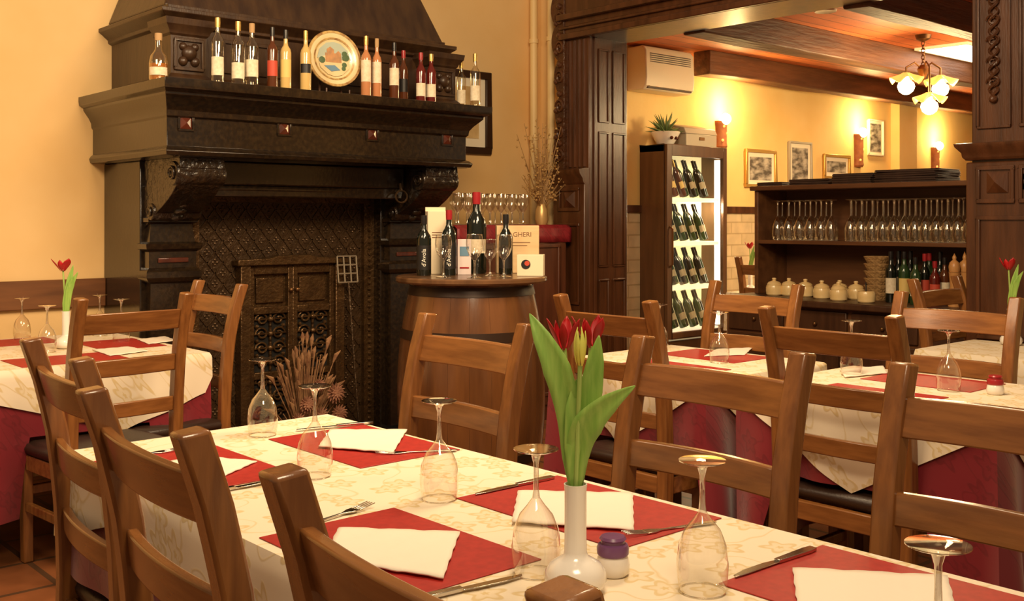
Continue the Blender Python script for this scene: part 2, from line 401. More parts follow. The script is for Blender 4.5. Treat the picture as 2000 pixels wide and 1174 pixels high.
pd=MB();pd.box(5.06,5.16,4.955,5.26,0,1.58);pd.box(5.03,5.16,4.952,5.28,0,.16);pd.build('pedestal',M['doorwood'],T,bevel=.008)
cv=MB()
prof=[(.0,1.56),(.015,1.58),(.02,1.6),(.05,1.635),(.055,1.66),(.0,1.67)]
vs=[];fs=[]
for o,z_ in prof: vs+=[(5.06-o,4.952,z_),(5.16,4.952,z_),(5.16,5.26+o,z_),(5.06-o,5.26+o,z_)]
for i in range(len(prof)-1):
    for j in range(4): fs.append((i*4+j,i*4+(j+1)%4,i*4+4+(j+1)%4,i*4+4+j))
e_=(len(prof)-1)*4;fs+=[(3,2,1,0),(e_,e_+1,e_+2,e_+3)]
cv.add(vs,fs);cv.build('cornice',M['doorwood'],T)
diamond_boss(T,5.06,5.1,1.46,.055,M['doorwood'])
p=MB();strip_panel(p,5.06,5.0,5.2,1.38,1.54);strip_panel(p,5.06,5.0,5.21,.75,1.3);strip_panel(p,5.06,5.0,5.21,.22,.68)
for (a_,b_) in ((1.0,1.92),(1.98,2.48),(.2,.92)):
    strip_panel(p,4.95,5.19,5.29,a_,b_,.012,.008,face='y');strip_panel(p,4.95,5.33,5.45,a_,b_,.012,.008,face='y')
p.box(5.14,5.165,4.938,4.95,.05,2.55)
p.build('panel_moulding',M['doorwood'],T,bevel=.003)
fl=MB()
for k in range(4): fl.tube([(5.1,4.99+k*.045,1.68),(5.1,4.99+k*.045,2.54)],.014,8)
fl.build('fluting',M['doorwood'],T)
poly=[(5.16,1.66),(5.16,3.05)]
zz=3.05;pts=[]
while zz>1.68:
    pts.append((5.195+.055*abs(math.sin(zz*13.0))**.6+.045*(.5+.5*math.sin(zz*5.2)),zz));zz-=.010
MB().prism(poly+pts,5.07,5.15,'x').build('scalloped_bracket',M['doorcarve'],T,bevel=.006)
sc=MB()
for zc in (2.92,2.7,2.5,2.3,2.1,1.92,1.76):
    sc.tube([(5.065,5.20+.04*math.cos(a*.5)*(1-a/24),zc+.05*math.sin(a*.5)*(1-a/24)) for a in range(20)],.009,6)
    sc.sphere((5.065,5.20,zc+.085),.022,8,6);sc.sphere((5.065,5.235,zc-.03),.018,8,6)
sc.build('carved_scrolls',M['doorwood'],T)
T2=sempty('trim_5','carved wooden right pillar of the wide doorway')
MB().box(5.1,5.48,1.75,2.36,0,2.56).build('post',M['doorwood'],T2,bevel=.008)
pd=MB();pd.box(5.07,5.48,1.72,2.375,0,1.6);pd.box(5.03,5.49,1.7,2.4,0,.16);pd.build('pedestal',M['doorwood'],T2,bevel=.008)
MB().rectloft(5.07,5.48,1.72,2.375,[(0,1.61),(.012,1.625),(.015,1.645),(.038,1.675),(.042,1.69),(0,1.695)],False).build('cornice',M['doorwood'],T2)
diamond_boss(T2,5.065,2.22,1.5,.05,M['doorwood'])
b=MB();b.lathe([(.0,-.03),(.03,-.025),(.04,0),(.055,0),(.06,.02)],20,(5.07,2.06,1.5),'x');b.build('medallion',M['doorcarve'],T2)
p=MB();strip_panel(p,5.07,2.14,2.32,1.4,1.58);strip_panel(p,5.07,1.9,2.12,1.4,1.58);strip_panel(p,5.07,1.9,2.32,.75,1.34);strip_panel(p,5.1,2.17,2.33,1.76,2.5,.012);strip_panel(p,5.1,1.85,2.13,1.76,2.5,.012)
p.build('panel_moulding',M['doorwood'],T2,bevel=.003)
hx=MB()
for ph in (0,PI): hx.tube([(5.095+.008*math.cos(t*.6+ph),2.25+.020*math.sin(t*.6+ph),1.92+t*.009) for t in range(56)],.008,6)
hx.sphere((5.09,2.25,2.445),.022);hx.sphere((5.09,2.25,1.90),.02)
for k in range(5):
    hx.tube([(5.09,2.25+.035*math.cos(a*.5)*(1-a/24),1.98+k*.1+.03*math.sin(a*.5)*(1-a/24)) for a in range(18)],.005,5)
hx.build('twisted_relief',M['doorcarve'],T2)
T3=sempty('trim_6','heavy wooden lintel across the wide doorway')
MB().box(5.08,5.48,1.75,5.2,2.55,3.05).build('lintel',M['doorwood'],T3,bevel=.006)
b=MB();b.box(5.05,5.08,1.75,5.2,2.55,2.59);b.box(5.03,5.08,1.75,5.2,2.68,2.72);b.box(5.055,5.08,1.75,5.2,2.62,2.64);b.box(5.0,5.08,1.75,5.2,2.95,3.05)
b.build('lintel_moulding',M['doorwood'],T3,bevel=.006)

# ------------------------------------------------------------------ fireplace
FP=thing('fireplace','monumental dark marble fireplace with carved mantel and tapered hood','fireplace',(0,0,0))
MB().rectloft(2.08,3.88,4.76,YW,[(0,1.62),(.03,1.625),(.04,1.645),(.02,1.66),(0,1.668),(0,1.80),(.015,1.81),(.02,1.835),(.045,1.86),(.08,1.885),(.10,1.90),(.10,1.912),(.145,1.925),(.15,1.945),(.15,1.97)],True,.5).build('mantel_shelf',M['marble'],FP,ang=25,bevel=.002)
b=MB();b.box(2.14,2.42,5.22,YW,0,1.62);b.build('jamb',M['marble'],FP,bevel=.006)
b=MB();b.box(3.6,3.88,5.22,YW,0,1.62);b.build('jamb',M['marble'],FP,bevel=.006)
for x0 in (2.14,3.6):
    b=MB();b.rectloft(x0+.03,x0+.25,5.16,5.24,[(.0,.1),(.0,1.0),(.02,1.01),(.035,1.03),(.035,1.06),(.015,1.08),(.015,1.16),(.035,1.175),(.04,1.2),(.01,1.21),(0,1.3),(.02,1.31),(.02,1.33),(0,1.34)],True)
    b.build('pilaster',M['marble'],FP,ang=25)
    MB().box(x0+.06,x0+.22,5.135,5.146,1.105,1.13).build('marble_inlay',M['redmarble'],FP,bevel=.004)
    pol=[(5.22,1.62),(4.80,1.62),(4.795,1.57)]
    for k in range(13):
        t=k/12;pol.append((4.80+.36*t**1.3+.055*math.sin(t*PI*1.0)*-1,1.57-.25*t))
    pol+=[(5.18,1.30),(5.22,1.28)]
    c=MB();c.prism(pol,x0+.02,x0+.25,'x')
    c.lathe([(0,-.0),(.055,0),(.06,.01),(.06,.245),(.055,.255),(0,.255)],18,(x0+.01,4.86,1.545),'x')
    c.lathe([(0,0),(.04,0),(.045,.01),(.045,.245),(.04,.255),(0,.255)],18,(x0+.01,5.12,1.36),'x')
    c.build('corbel',M['carved'],FP,bevel=.005)
    for rr,cc in ((.045,(4.86,1.545)),(.03,(5.12,1.36))):
        r=MB();r.tube([(x0+.005,cc[0]+rr*.8*math.cos(a*.6)*(1-a/26),cc[1]+rr*.8*math.sin(a*.6)*(1-a/26)) for a in range(24)],.006,6)
        r.build('scroll_volute',M['carved'],FP)
    r=MB()
    for k in range(6):
        r.sphere((x0+.135,4.88+.045*k,1.50-.032*k),.038,8,6,.8)
    r.build('acanthus_leaf',M['carved'],FP)
b=MB();b.box(2.42,3.6,4.98,5.4,1.50,1.62);b.box(2.42,3.6,5.0,5.02,1.44,1.5);b.rectloft(2.42,3.6,5.0,5.3,[(0,1.47),(.0,1.49),(.0,1.5)]);b.build('lintel',M['marble'],FP,bevel=.008)
for px,py in ((363,240),(555,251),(727,262),(873,272)):
    q=at(px,py,y=4.76);s=.030
    b=MB();strip_panel(b,4.762,q.x-s-.010,q.x+s+.010,q.z-s-.010,q.z+s+.010,.010,.010,face='y');b.build('boss_frame',M['marble'],FP,bevel=.002)
    b=MB();b.add([(q.x-s,4.759,q.z-s),(q.x+s,4.759,q.z-s),(q.x+s,4.759,q.z+s),(q.x-s,4.759,q.z+s),(q.x,4.746,q.z)],[(0,1,4),(1,2,4),(2,3,4),(3,0,4)])
    b.build('marble_boss',M['redmarble'],FP,ang=10)
# iron surround
MB().box(2.42,3.6,5.32,5.4,0,1.5).build('iron_backplate',M['iron'],FP)
fr=MB()
for (a,b_,c,d) in ((2.42,2.49,.06,1.5),(3.53,3.6,.06,1.5),(2.49,3.53,1.42,1.5)): fr.box(a,b_,5.29,5.32,c,d)
for z_ in [i*.035 for i in range(3,42)]:
    fr.sphere((2.455,5.288,z_),.012,6,4);fr.sphere((3.565,5.288,z_),.012,6,4)
for x_ in [2.5+i*.035 for i in range(30)]: fr.sphere((x_,5.288,1.46),.012,6,4)
fr.build('iron_border',M['ironlt'],FP)
la=MB();x0,x1,z0,z1=2.5,3.52,.08,1.41
def clipline(sx,c):
    pts=[]
    for xx in (x0,x1):
        zz_=(c-xx)*sx
        if z0<=zz_<=z1: pts.append((xx,zz_))
    for zz_ in (z0,z1):
        xx=c-zz_/sx
        if x0<xx<x1: pts.append((xx,zz_))
    return pts[:2] if len(pts)>=2 else None
PX_=.092;SX=1.25
c_=2.5-PX_*20
while c_<6:
    for sx in (SX,-SX):
        L=clipline(sx,c_)
        if L: la.bar((L[0][0],5.317,L[0][1]),(L[1][0],5.317,L[1][1]),.007,.008,(0,1,0))
    c_+=PX_
for i in range(-2,26):
    for j in range(0,30):
        xx=2.5+i*PX_/2;zz_=j*PX_*SX/2
        if (i+j)%2==0: continue
        if 2.52<xx<3.5 and .1<zz_<1.39 and not(2.68<xx<3.4 and zz_<1.14):
            for (ox,oz) in ((.012,0),(-.012,0),(0,.014),(0,-.014)): la.sphere((xx+ox,5.319,zz_+oz),.007,5,4)
la.build('iron_lattice',M['ironlat'],FP)
dfm=MB()
for (a,b_,c,d) in ((2.71,2.77,.06,1.08),(3.31,3.37,.06,1.08)): dfm.box(a,b_,5.25,5.32,c,d)
dfm.prism([(2.69,1.07),(2.69,1.105),(2.88,1.11),(2.94,1.125),(3.14,1.125),(3.20,1.11),(3.39,1.105),(3.39,1.07)],5.24,5.32,'y');dfm.build('door_surround',M['ironlt'],FP,bevel=.006)
for x0d in (2.77,3.04):
    d=MB();d.box(x0d,x0d+.27,5.30,5.319,.06,1.07);
    for (a,b_,c,dd) in ((0,.03,.06,1.07),(.24,.27,.06,1.07),(.03,.24,1.02,1.07),(.03,.24,.80,.84),(.03,.24,.44,.48),(.03,.24,.06,.1)): d.box(x0d+a,x0d+b_,5.27,5.30,c,dd)
    d.box(x0d+.05,x0d+.22,5.285,5.30,.86,1.0)
    D=d.build('fire_door',M['ironlt'],FP,bevel=.004)
    MB().box(x0d+.03,x0d+.24,5.297,5.2995,.1,.8).build('shade_sheet',M['black'],D)  # thin black sheet imitating the shade behind the open scrollwork
    o=MB()
    for zc in (.16,.25,.34,.42,.53,.61,.69,.77):
        for sx in (-1,1):
            cx=x0d+.135+sx*.052
            o.tube([(cx+sx*.042*math.cos(a*.5)*(1-a/22),5.285,zc+.038*math.sin(a*.5)*(1-a/22)) for a in range(18)],.0065,6)
            o.sphere((cx+sx*.03,5.287,zc+.042),.012,6,5)
        o.tube([(x0d+.135,5.285,zc-.045),(x0d+.135,5.285,zc+.045)],.008,6);o.sphere((x0d+.135,5.283,zc),.018,8,6)
        o.tube([(x0d+.035,5.286,zc),(x0d+.235,5.286,zc)],.005,6)
    o.build('scroll_grille',M['ironlt'],D)
    o=MB();o.sphere((x0d+(.25 if x0d<2.9 else .02),5.255,.93),.014);o.build('handle',M['brass'],D)
MB().box(2.1,3.92,4.95,5.32,0,.06).build('hearth',M['marble'],FP,bevel=.006)
# overmantel
b=MB();b.box(2.18,3.84,4.95,YW,1.97,2.28);b.rectloft(2.18,3.84,4.95,YW,[(0,2.26),(.02,2.27),(.02,2.285),(.05,2.31),(.07,2.325),(.07,2.345),(.02,2.35),(.02,2.37)])
b.rectloft(2.18,3.84,4.95,YW,[(.03,1.97),(.03,2.0),(.01,2.02),(0,2.03)])
strip_panel(b,4.95,2.45,2.78,2.06,2.23,face='y');strip_panel(b,4.95,3.2,3.56,2.06,2.23,face='y')
b.build('overmantel',M['hood'],FP,ang=25,bevel=.003)
for x0p in (2.105,3.65):
    b=MB();b.rectloft(x0p+.02,x0p+.2,4.82,5.0,[(.015,1.97),(.02,2.0),(0,2.02),(0,2.2),(.01,2.21),(.015,2.225),(.035,2.25),(.04,2.28),(.0,2.285)]);b.build('pedestal',M['hood'],FP,ang=25)
    b=MB();strip_panel(b,4.82,x0p+.035,x0p+.185,2.035,2.19,.014,.012,face='y');b.build('block_frame',M['hood'],FP,bevel=.003)
    b=MB();b.sphere((x0p+.11,4.825,2.12),.04,12,8);b.sphere((x0p+.08,4.82,2.08),.024);b.sphere((x0p+.14,4.82,2.08),.024);b.sphere((x0p+.08,4.82,2.15),.02);b.sphere((x0p+.14,4.82,2.15),.02);b.build('carved_mask',M['hood'],FP)
b=MB();b.add([(2.16,4.97,2.37),(3.88,4.97,2.37),(3.88,YW,2.37),(2.16,YW,2.37),(2.6,5.35,3.5),(3.45,5.35,3.5),(3.45,YW,3.5),(2.6,YW,3.5)],[(0,3,2,1),(4,5,6,7),(0,1,5,4),(1,2,6,5),(2,3,7,6),(3,0,4,7)])
b.build('hood',M['hood'],FP,ang=0,bevel=.01)
b=MB();q=at(783,322,y=4.96)
b.tube([(q.x,4.97,1.53),(q.x,4.955,1.485)],.008,6)
b.tube([(q.x+.04*math.cos(a*.4),4.955,1.455+.035*math.sin(a*.4)) for a in range(16)],.006,6,True)
b.build('hook_ring',M['iron'],FP)

# ------------------------------------------------------------------ hearth tools and dried flowers
q=at(685,530,y=5.14)
t=thing('toasting_grill','long-handled iron grill with square grid head standing at the fireplace','fire tool',(q.x+.03,5.14,.06))
b=MB();b.tube([(0,-.05,0),(0,.03,.6),(0,.07,.9)],.006,8);b.build('handle',M['iron'],t)
b=MB()
for k in range(4):
    u=-.065+k*.0433
    b.tube([(u,.072,.9),(u,.09,1.05)],.005,6)
for k in range(4): b.tube([(-.065,.072+.006*k,.9+.05*k),(.065,.072+.006*k,.9+.05*k)],.005,6)
b.build('grid_head',M['toolgrey'],t)
q=at(592,800,y=4.84)
t=thing('dried_flower_arrangement','bushy bunch of dried brown grasses and reddish flowers in front of the fire doors','dried flowers',(q.x,4.84,0))
b=MB();b.lathe([(0,0),(.06,0),(.075,.05),(.07,.14),(.05,.17),(.055,.19),(.045,.19),(.0,.1)],18);b.build('basket',M['basket'],t)
g=MB();s_=MB()
for i in range(130):
    a=random.uniform(0,2*PI);l=random.uniform(.18,.48);sp=random.uniform(.03,.19)
    if i%5==0: l=random.uniform(.42,.56)
    e=Vector((math.cos(a)*sp*1.0,math.sin(a)*sp*.5-.03,.17+l*(1-.9*sp)))
    m_=Vector((e.x*.5,e.y*.5,.15+(e.z-.15)*.5))
    s_.tube([(math.cos(a)*.02,math.sin(a)*.02,.12),m_,e],.0025,5)
    if i%2:
        d=(e-m_).normalized()
        g.tube([e-d*.01,e+d*.03,e+d*.065+Vector((e.x*.1,0,-.01))],[.004,.012,.002],6)
s_.build('stems',M['dry1'],t)['kind']='stuff';g.build('grass_heads',M['dry1'],t)['kind']='stuff'
for (dx,dz,rr) in ((.12,.42,.055),(.03,.31,.05),(-.05,.38,.045),(.14,.31,.05),(-.10,.30,.045),(.02,.47,.035)):
    h_=MB()
    for ring,(nk,ro,up) in enumerate(((16,1.0,0),(12,.7,.02),(8,.4,.03))):
        for k in range(nk):
            a=2*PI*k/nk+ring*.3
            h_.tube([(dx,-.10,dz),(dx+rr*.45*ro*math.cos(a),-.115-up,dz+rr*.45*ro*math.sin(a)),(dx+rr*ro*math.cos(a),-.13-up*.6,dz+rr*ro*math.sin(a))],[.006,.010,.002],5)
    h_.sphere((dx,-.115,dz),.02);h_.build('flower_head',M['dry2'],t)

# ------------------------------------------------------------------ bottles
def bprof(kind,h,r):
    if kind=='slim': pr=[(0,0),(r*.95,0),(r,.008),(r,h*.62),(r*.85,h*.68),(r*.45,h*.74),(r*.38,h*.78),(r*.36,h*.93)]
    elif kind=='wine': pr=[(0,0),(r*.95,0),(r,.008),(r,h*.60),(r*.9,h*.66),(r*.6,h*.72),(r*.4,h*.77),(r*.37,h*.93)]
    elif kind=='bulb': pr=[(0,0),(r*.9,0),(r,.01),(r*1.0,h*.35),(r*.85,h*.5),(r*.5,h*.58),(r*.36,h*.64),(r*.34,h*.88)]
    pr.append((.001,pr[-1][1]))
    return pr
def bottle(loc,label,h,r,kind,gm,lm,cm,group=None,lz=(.18,.48),liq=None,rot=None,name='bottle'):
    rz=facecam(loc) if rot is None else rot
    t=thing(name,label,'bottle',loc,rz,group)
    pr=bprof(kind,h,r)
    MB().lathe(pr,18).build('body',gm,t,ang=50)
    if liq:
        MB().lathe([(0,.004),(r*.9,.004),(r*.93,.01),(r*.93,h*.34),(0,h*.34)],16).build('liquid',liq,t)
    if lm:
        MB().lathe([(r*1.015,h*lz[0]),(r*1.015,h*lz[1])],12,a0=-PI/2-1.1,a1=-PI/2+1.1).build('paper_label',lm,t)
    top=pr[-2]
    MB().lathe([(0,top[1]+h*.07),(top[0]*1.15,top[1]+h*.068),(top[0]*1.2,top[1]-h*.0),(top[0]*1.12,top[1]-h*.08),(top[0]*.9,top[1]-h*.08)],14).build('cap',cm,t)
    return t
MZ=1.9705
GB='liqueur bottles on the mantel shelf'
def mant(px,y=4.70): return at(px,y=y,z=None,py=200)
ml=[(425,.315,.031,'slim','clearbottle','label','capgold',None,(.12,.4),'tall clear spirit bottle next to the left carved block'),
(465,.31,.033,'slim','clearbottle','label','capgold',None,(.1,.35),'clear spirit bottle with cream label, second from the left carved block'),
(492,.31,.033,'slim','clearbottle','label','cork',None,(.15,.42),'clear spirit bottle just left of the dark red-labelled bottle'),
(532,.305,.027,'slim','brownliq','labelred','capblack',None,(.2,.45),'dark bottle with a red label on the mantel'),
(558,.30,.028,'slim','yellowliq','labelgold','capblack',None,(.2,.5),'pale yellow liqueur bottle with gold label, right of the red-labelled one'),
(597,.31,.028,'slim','yellowliq','labelblack','capgold',None,(.3,.45),'yellow liqueur bottle with small black label, just left of the painted plate'),
(715,.325,.028,'slim','rose','label','capgold',None,(.25,.6),'pink liqueur bottle just right of the painted plate'),
(736,.32,.026,'slim','rose','label','cork',None,(.25,.6),'pink liqueur bottle, second right of the painted plate'),
(770,.31,.028,'slim','brownliq','label','capblack',None,(.25,.55),'dark amber liqueur bottle with tall white label'),
(788,.29,.027,'wine','brownliq','labelblack','capred',None,(.2,.45),'dark brown bottle behind the amber white-labelled bottle'),
(822,.275,.028,'wine','redliq','label','capred',None,(.12,.38),'dark red bottle with cream label and red capsule, left of its twin'),
(842,.275,.029,'wine','redliq','label','capgold',None,(.12,.38),'dark red bottle with cream label and gold capsule, far right group'),
]
for i,(px,h,r,k,g,l,c,lq,lz,lab) in enumerate(ml):
    q=mant(px,4.70 if i!=9 else 4.78);q.z=MZ
    bottle(q,lab,h,r,k,M[g],M[l],M[c],GB,lz,M[lq] if lq else None)
bottle((2.052,4.79,MZ),'squat bottle of amber brandy at the left end of the mantel',.235,.043,'bulb',M['clearbottle'],M['label'],M['cork'],GB,(.1,.26),M['amber'])
bottle((3.90,4.70,MZ),'clear bottle at the right end of the mantel, nearest the wall picture',.31,.03,'slim',M['clearbottle'],M['label'],M['capgold'],GB,(.12,.4))
bottle((3.926,4.86,MZ),'clear bottle tucked behind another at the right end of the mantel',.29,.028,'slim',M['clearbottle'],M['label'],M['capgold'],GB,(.12,.4))
# plate on stand
q=at(652,113,y=4.78)
t=thing('decorative_plate','round painted plate with a village scene standing on the mantel','plate',(q.x,4.78,MZ))
pc=.197
def onplate(o): o.location=(0,0,pc);o.rotation_euler=(R(-8),0,R(-8))
b=MB();b.lathe([(0,.0),(.10,.0),(.112,-.006),(.145,-.014),(.15,-.012),(.15,-.006),(.11,.008),(0,.008)],40,axis='y');o=b.build('plate_body',M['plateface'],t,ang=60);onplate(o)
b=MB();b.lathe([(.138,-.0145),(.15,-.0155),(.152,-.012),(.151,-.005)],40,axis='y');o=b.build('rim_band',M['platerim'],t);onplate(o)
b=MB();b.lathe([(.106,-.006),(.115,-.0085)],40,axis='y');o=b.build('inner_band',M['platerim'],t);onplate(o)
b=MB();b.prism([(-.095,.0),(.095,0),(.08,.05),(.04,.085),(0,.093),(-.04,.085),(-.08,.05)],-.004,-.001,'y');o=b.build('painted_sky',M['platesky'],t,ang=0);onplate(o)
b=MB();b.prism([(-.05,-.02),(.04,-.02),(.04,.03),(.025,.045),(.01,.03),(.0,.03),(.0,.05),(-.02,.065),(-.04,.05),(-.04,.03),(-.05,.03)],-.007,-.003,'y');o=b.build('painted_house',M['platehouse'],t,ang=0);onplate(o)
b=MB();b.prism([(-.09,0),(-.05,.015),(-.02,-.02),(.04,-.02),(.07,.01),(.09,0),(.08,-.05),(.04,-.085),(0,-.095),(-.04,-.085),(-.08,-.05)],-.006,-.002,'y');o=b.build('painted_meadow',M['plateface'],t,ang=0);onplate(o)
for (x,z,r) in ((.065,.01,.02),(.055,-.03,.014),(.06,.03,.015),(-.07,-.01,.018),(.05,-.05,.012)):
    b=MB();b.lathe([(0,-.009),(r,-.0085),(r,-.005)],10,(x,0,z),'y');o=b.build('painted_tree',M['plategreen'],t,ang=0);onplate(o)
b=MB();b.prism([(-.06,-.04),(.0,-.035),(.03,-.06),(-.02,-.07)],-.0085,-.005,'y');o=b.build('painted_pond',M['plateblue'],t,ang=0);onplate(o)
b=MB()
for sx in (-1,1):
    b.tube([(sx*.07,-.04,.035),(sx*.07,-.045,.008),(sx*.07,.03,.008),(sx*.05,.055,.16)],.006,6)
b.tube([(-.07,.03,.008),(.07,.03,.008)],.006,6);b.build('stand',M['darkcab'],t)

# ------------------------------------------------------------------ picture frames
def picture(x0,x1,z0,z1,label,fm,pm,y=YW,fw=.03,mw=.04):
    t=thing('picture_frame',label,'picture',((x0+x1)/2,y,z0))
    w=(x1-x0)/2;h=z1-z0
    b=MB()
    for (a,b_,c,d) in ((-w,w,0,fw),(-w,w,h-fw,h),(-w,-w+fw,fw,h-fw),(w-fw,w,fw,h-fw)): b.box(a,b_,-.03,0,c,d)
    b.build('frame',fm,t,bevel=.006)
    MB().box(-w+fw,w-fw,-.012,0,fw,h-fw).build('mat_board',M['matboard'],t)
    MB().box(-w+fw+mw,w-fw-mw,-.016,-.012,fw+mw,h-fw-mw).build('print',pm,t)
def pic_px(px0,px1,py0,py1,label,fm,pm,**k):
    a=at(px0,py0,y=YW);b=at(px1,py1,y=YW)
    picture(a.x,b.x,min(a.z,b.z),a.z,label,fm,pm,**k)
picture(4.28,4.86,1.78,2.36,'dark framed picture on the wall right of the fireplace mantel',M['frame_dark'],M['wallart'],fw=.05,mw=.06)
pic_px(1453,1513,290,368,'gilt framed grey photograph right of the fridge, nearest the fridge',M['gold'],M['photo'])
pic_px(1538,1582,275,366,'narrow pale framed print between two gilt framed photographs',M['register'],M['photo'],fw=.02)
pic_px(1606,1657,300,352,'gilt framed grey photograph left of the middle wall sconce',M['gold'],M['photo'])
pic_px(1693,1722,232,306,'thin unframed-looking print right of the middle wall sconce',M['matboard'],M['photo'],fw=.015,mw=.03)
# sconces
for (px,py0,py1,lab,dep) in ((1415,236,290,'terracotta wall sconce glowing directly right above the fridge',YW),(1683,262,326,'terracotta wall sconce between the gilt photograph and the thin print',YW),(1832,288,338,'terracotta wall sconce farthest right, beside the plain pier',YW)):
    a=at(px,py0,y=dep-.05);b_=at(px,py1,y=dep-.05);hh=a.z-b_.z
    t=thing('wall_sconce',lab,'lamp',(a.x,dep,b_.z))
    s=MB();s.lathe([(.055,0),(.065,.02),(.06,.05),(.062,hh-.05),(.07,hh-.02),(.07,hh),(.058,hh)],14,a0=PI,a1=2*PI);s.box(-.06,.06,-.012,0,0,hh);s.build('shade',M['terracotta'],t)
    for k in range(3):
        an=(-.5,.4,-.3)[k]
        s=MB();s.sphere((.060*math.sin(an),-.060*math.cos(an),.07+k*(hh-.12)/2),.012,8,6);s.build('pierced_hole',M['sconcehole'],t)
    s=MB();s.sphere((0,-.06,hh+.015),.05,12,9);s.build('bulb',M['bulb'],t)
    l=bpy.data.lights.new('sconce_light','POINT');l.energy=17;l.color=(1,.70,.28);l.shadow_soft_size=.05
    lo=bpy.data.objects.new('sconce_light',l);C.objects.link(lo);lo.location=(a.x,dep-.18,a.z+.14)

# ------------------------------------------------------------------ chandelier, light panel, AC
q=at(1803,170,d=8.0)
t=thing('chandelier','amber glass chandelier with three lit flower shades below the ceiling','chandelier',(q.x,q.y,0))
b=MB();b.lathe([(0,2.72),(.06,2.72),(.05,2.69),(.012,2.67)],14)
for k in range(7): b.tube([(.014*math.cos(a*PI/4)*(1 if k%2 else 0),.014*math.cos(a*PI/4)*(0 if k%2 else 1),2.655-k*.026+.018*math.sin(a*PI/4)) for a in range(8)],.004,5,True)
b.lathe([(0,2.50),(.03,2.49),(.045,2.46),(.03,2.42),(.02,2.40),(.0,2.37)],14);b.build('stem',M['brass'],t)
for (ox,oy,zz_) in ((RX*-.14-FX*.03,RY*-.14-FY*.03,2.40),(RX*.13,RY*.13,2.385),(FX*-.12,FY*-.12,2.24)):
    b=MB();b.tube([(0,0,2.46),(ox*.5,oy*.5,2.51),(ox,oy,2.47),(ox,oy,zz_+.02)],.008,6);b.build('arm',M['brass'],t)
    def sf(u,v,ox=ox,oy=oy,zz_=zz_):
        a=2*PI*u;r=.025+.09*v**1.2*(1+.16*math.cos(5*a)*v)
        return (ox+r*math.cos(a),oy+r*math.sin(a),zz_+.03-.06*v+.022*math.cos(5*a)*v)
    sh=MB();sh.grid(sf,40,6);sh.build('glass_shade',M['amberglass'],t,solid=.003)
    bl=MB();bl.lathe([(0,zz_+.01),(.02,zz_),(.026,zz_-.02),(.058,zz_-.05),(.064,zz_-.075),(.052,zz_-.108),(.024,zz_-.130),(0,zz_-.136)],14,(ox,oy,0));bl.build('bulb',M['bulb'],t)
    l=bpy.data.lights.new('chandelier_light','POINT');l.energy=26;l.color=(1,.72,.34);l.shadow_soft_size=.06
    lo=bpy.data.objects.new('chandelier_light',l);C.objects.link(lo);lo.location=(q.x+ox*1.9,q.y+oy*1.9,zz_-.15)
t=thing('ceiling_light_panel','bright white square light panel set in the plank ceiling','ceiling light',(8.7,4.03,2.72))
MB().box(-.5,.5,-.2,.2,-.012,0).build('diffuser',M['skylight'],t)
b=MB()
for (a,b_,c,d) in ((-.53,.53,-.22,-.2),(-.53,.53,.2,.22),(-.53,-.5,-.2,.2),(.5,.53,-.2,.2)): b.box(a,b_,c,d,-.02,0)
b.build('frame',M['acwhite'],t)
q=at(1612,20,z=2.719)
t=thing('ceiling_spotlight','small round recessed spotlight in the plank ceiling','ceiling light',(q.x,q.y,2.72))
MB().lathe([(.0,-.004),(.05,-.004),(.07,-.012),(.075,0)],20).build('trim_ring',M['acwhite'],t)
t=thing('air_conditioner','cream wall-mounted air conditioner above the fridge','air conditioner',(6.61,YW,2.35))
b=MB();b.prism([(0,0),(-.17,0),(-.2,.03),(-.21,.1),(-.2,.31),(-.17,.35),(0,.35)],-.31,.29,'x');b.build('casing',M['acwhite'],t,bevel=.012)
b=MB();b.box(-.28,.26,-.2,-.16,.012,.03)
for k in range(5): b.box(-.26,.24,-.209,-.2,.22+.016*k,.226+.016*k)
b.build('air_slots',M['acdark'],t)
MB().bar((-.28,-.195,.028),(.26,-.195,.028),.05,.006).build('flap',M['acwhite'],t)
# pipes
for x,y,lab in ((5.215,5.62,'cream vertical pipe in the corner, the one nearer the fireplace'),(5.235,5.46,'cream vertical pipe in the corner, the one nearer the carved doorway')):
    b=MB();b.tube([(x,y,0),(x,y,3.5)],.028,12);
    for z_ in (1.9,2.6): b.tube([(x,y,z_),(x,y,z_+.03)],.035,12)
    tag(b.build('pipe',M['pipe']),lab,'pipe')

# ------------------------------------------------------------------ fridge
FX0,FX1,FY0,FY1=6.43,7.2,5.39,5.675
t=thing('wine_fridge','tall dark brown fridge with glass door full of wine bottles','fridge',((FX0+FX1)/2,FY0,0))
w=(FX1-FX0)/2;dp=FY1-FY0
b=MB();b.box(-w,-w+.05,.03,dp,.08,1.92);b.box(w-.03,w,.03,dp,.08,1.92);b.box(-w,w,.03,dp,1.86,1.92);b.box(-w,w,.03,dp,0,.36);b.box(-w+.05,w-.03,dp-.03,dp,.36,1.86)
b.build('cabinet',M['fridge'],t,bevel=.005)
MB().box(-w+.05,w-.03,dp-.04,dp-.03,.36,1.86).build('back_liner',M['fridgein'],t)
b=MB()
for (a,b_,c,d) in ((-w,-w+.06,.38,1.92),(w-.05,w,.38,1.92),(-w+.06,w-.05,1.83,1.92),(-w+.06,w-.05,.38,.43)): b.box(a,b_,0,.028,c,d)
D=b.build('door',M['fridge'],t,bevel=.004)
MB().box(-w+.06,w-.05,.012,.016,.43,1.83).build('pane',M['pane'],D)
b=MB();b.tube([(-w+.03,-.001,.95),(-w+.03,-.03,.97),(-w+.03,-.03,1.25),(-w+.03,-.001,1.27)],.008,8);b.build('handle',M['brass'],D)
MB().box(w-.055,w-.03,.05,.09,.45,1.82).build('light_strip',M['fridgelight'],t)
SH=[1.50,1.145,.79,.44]
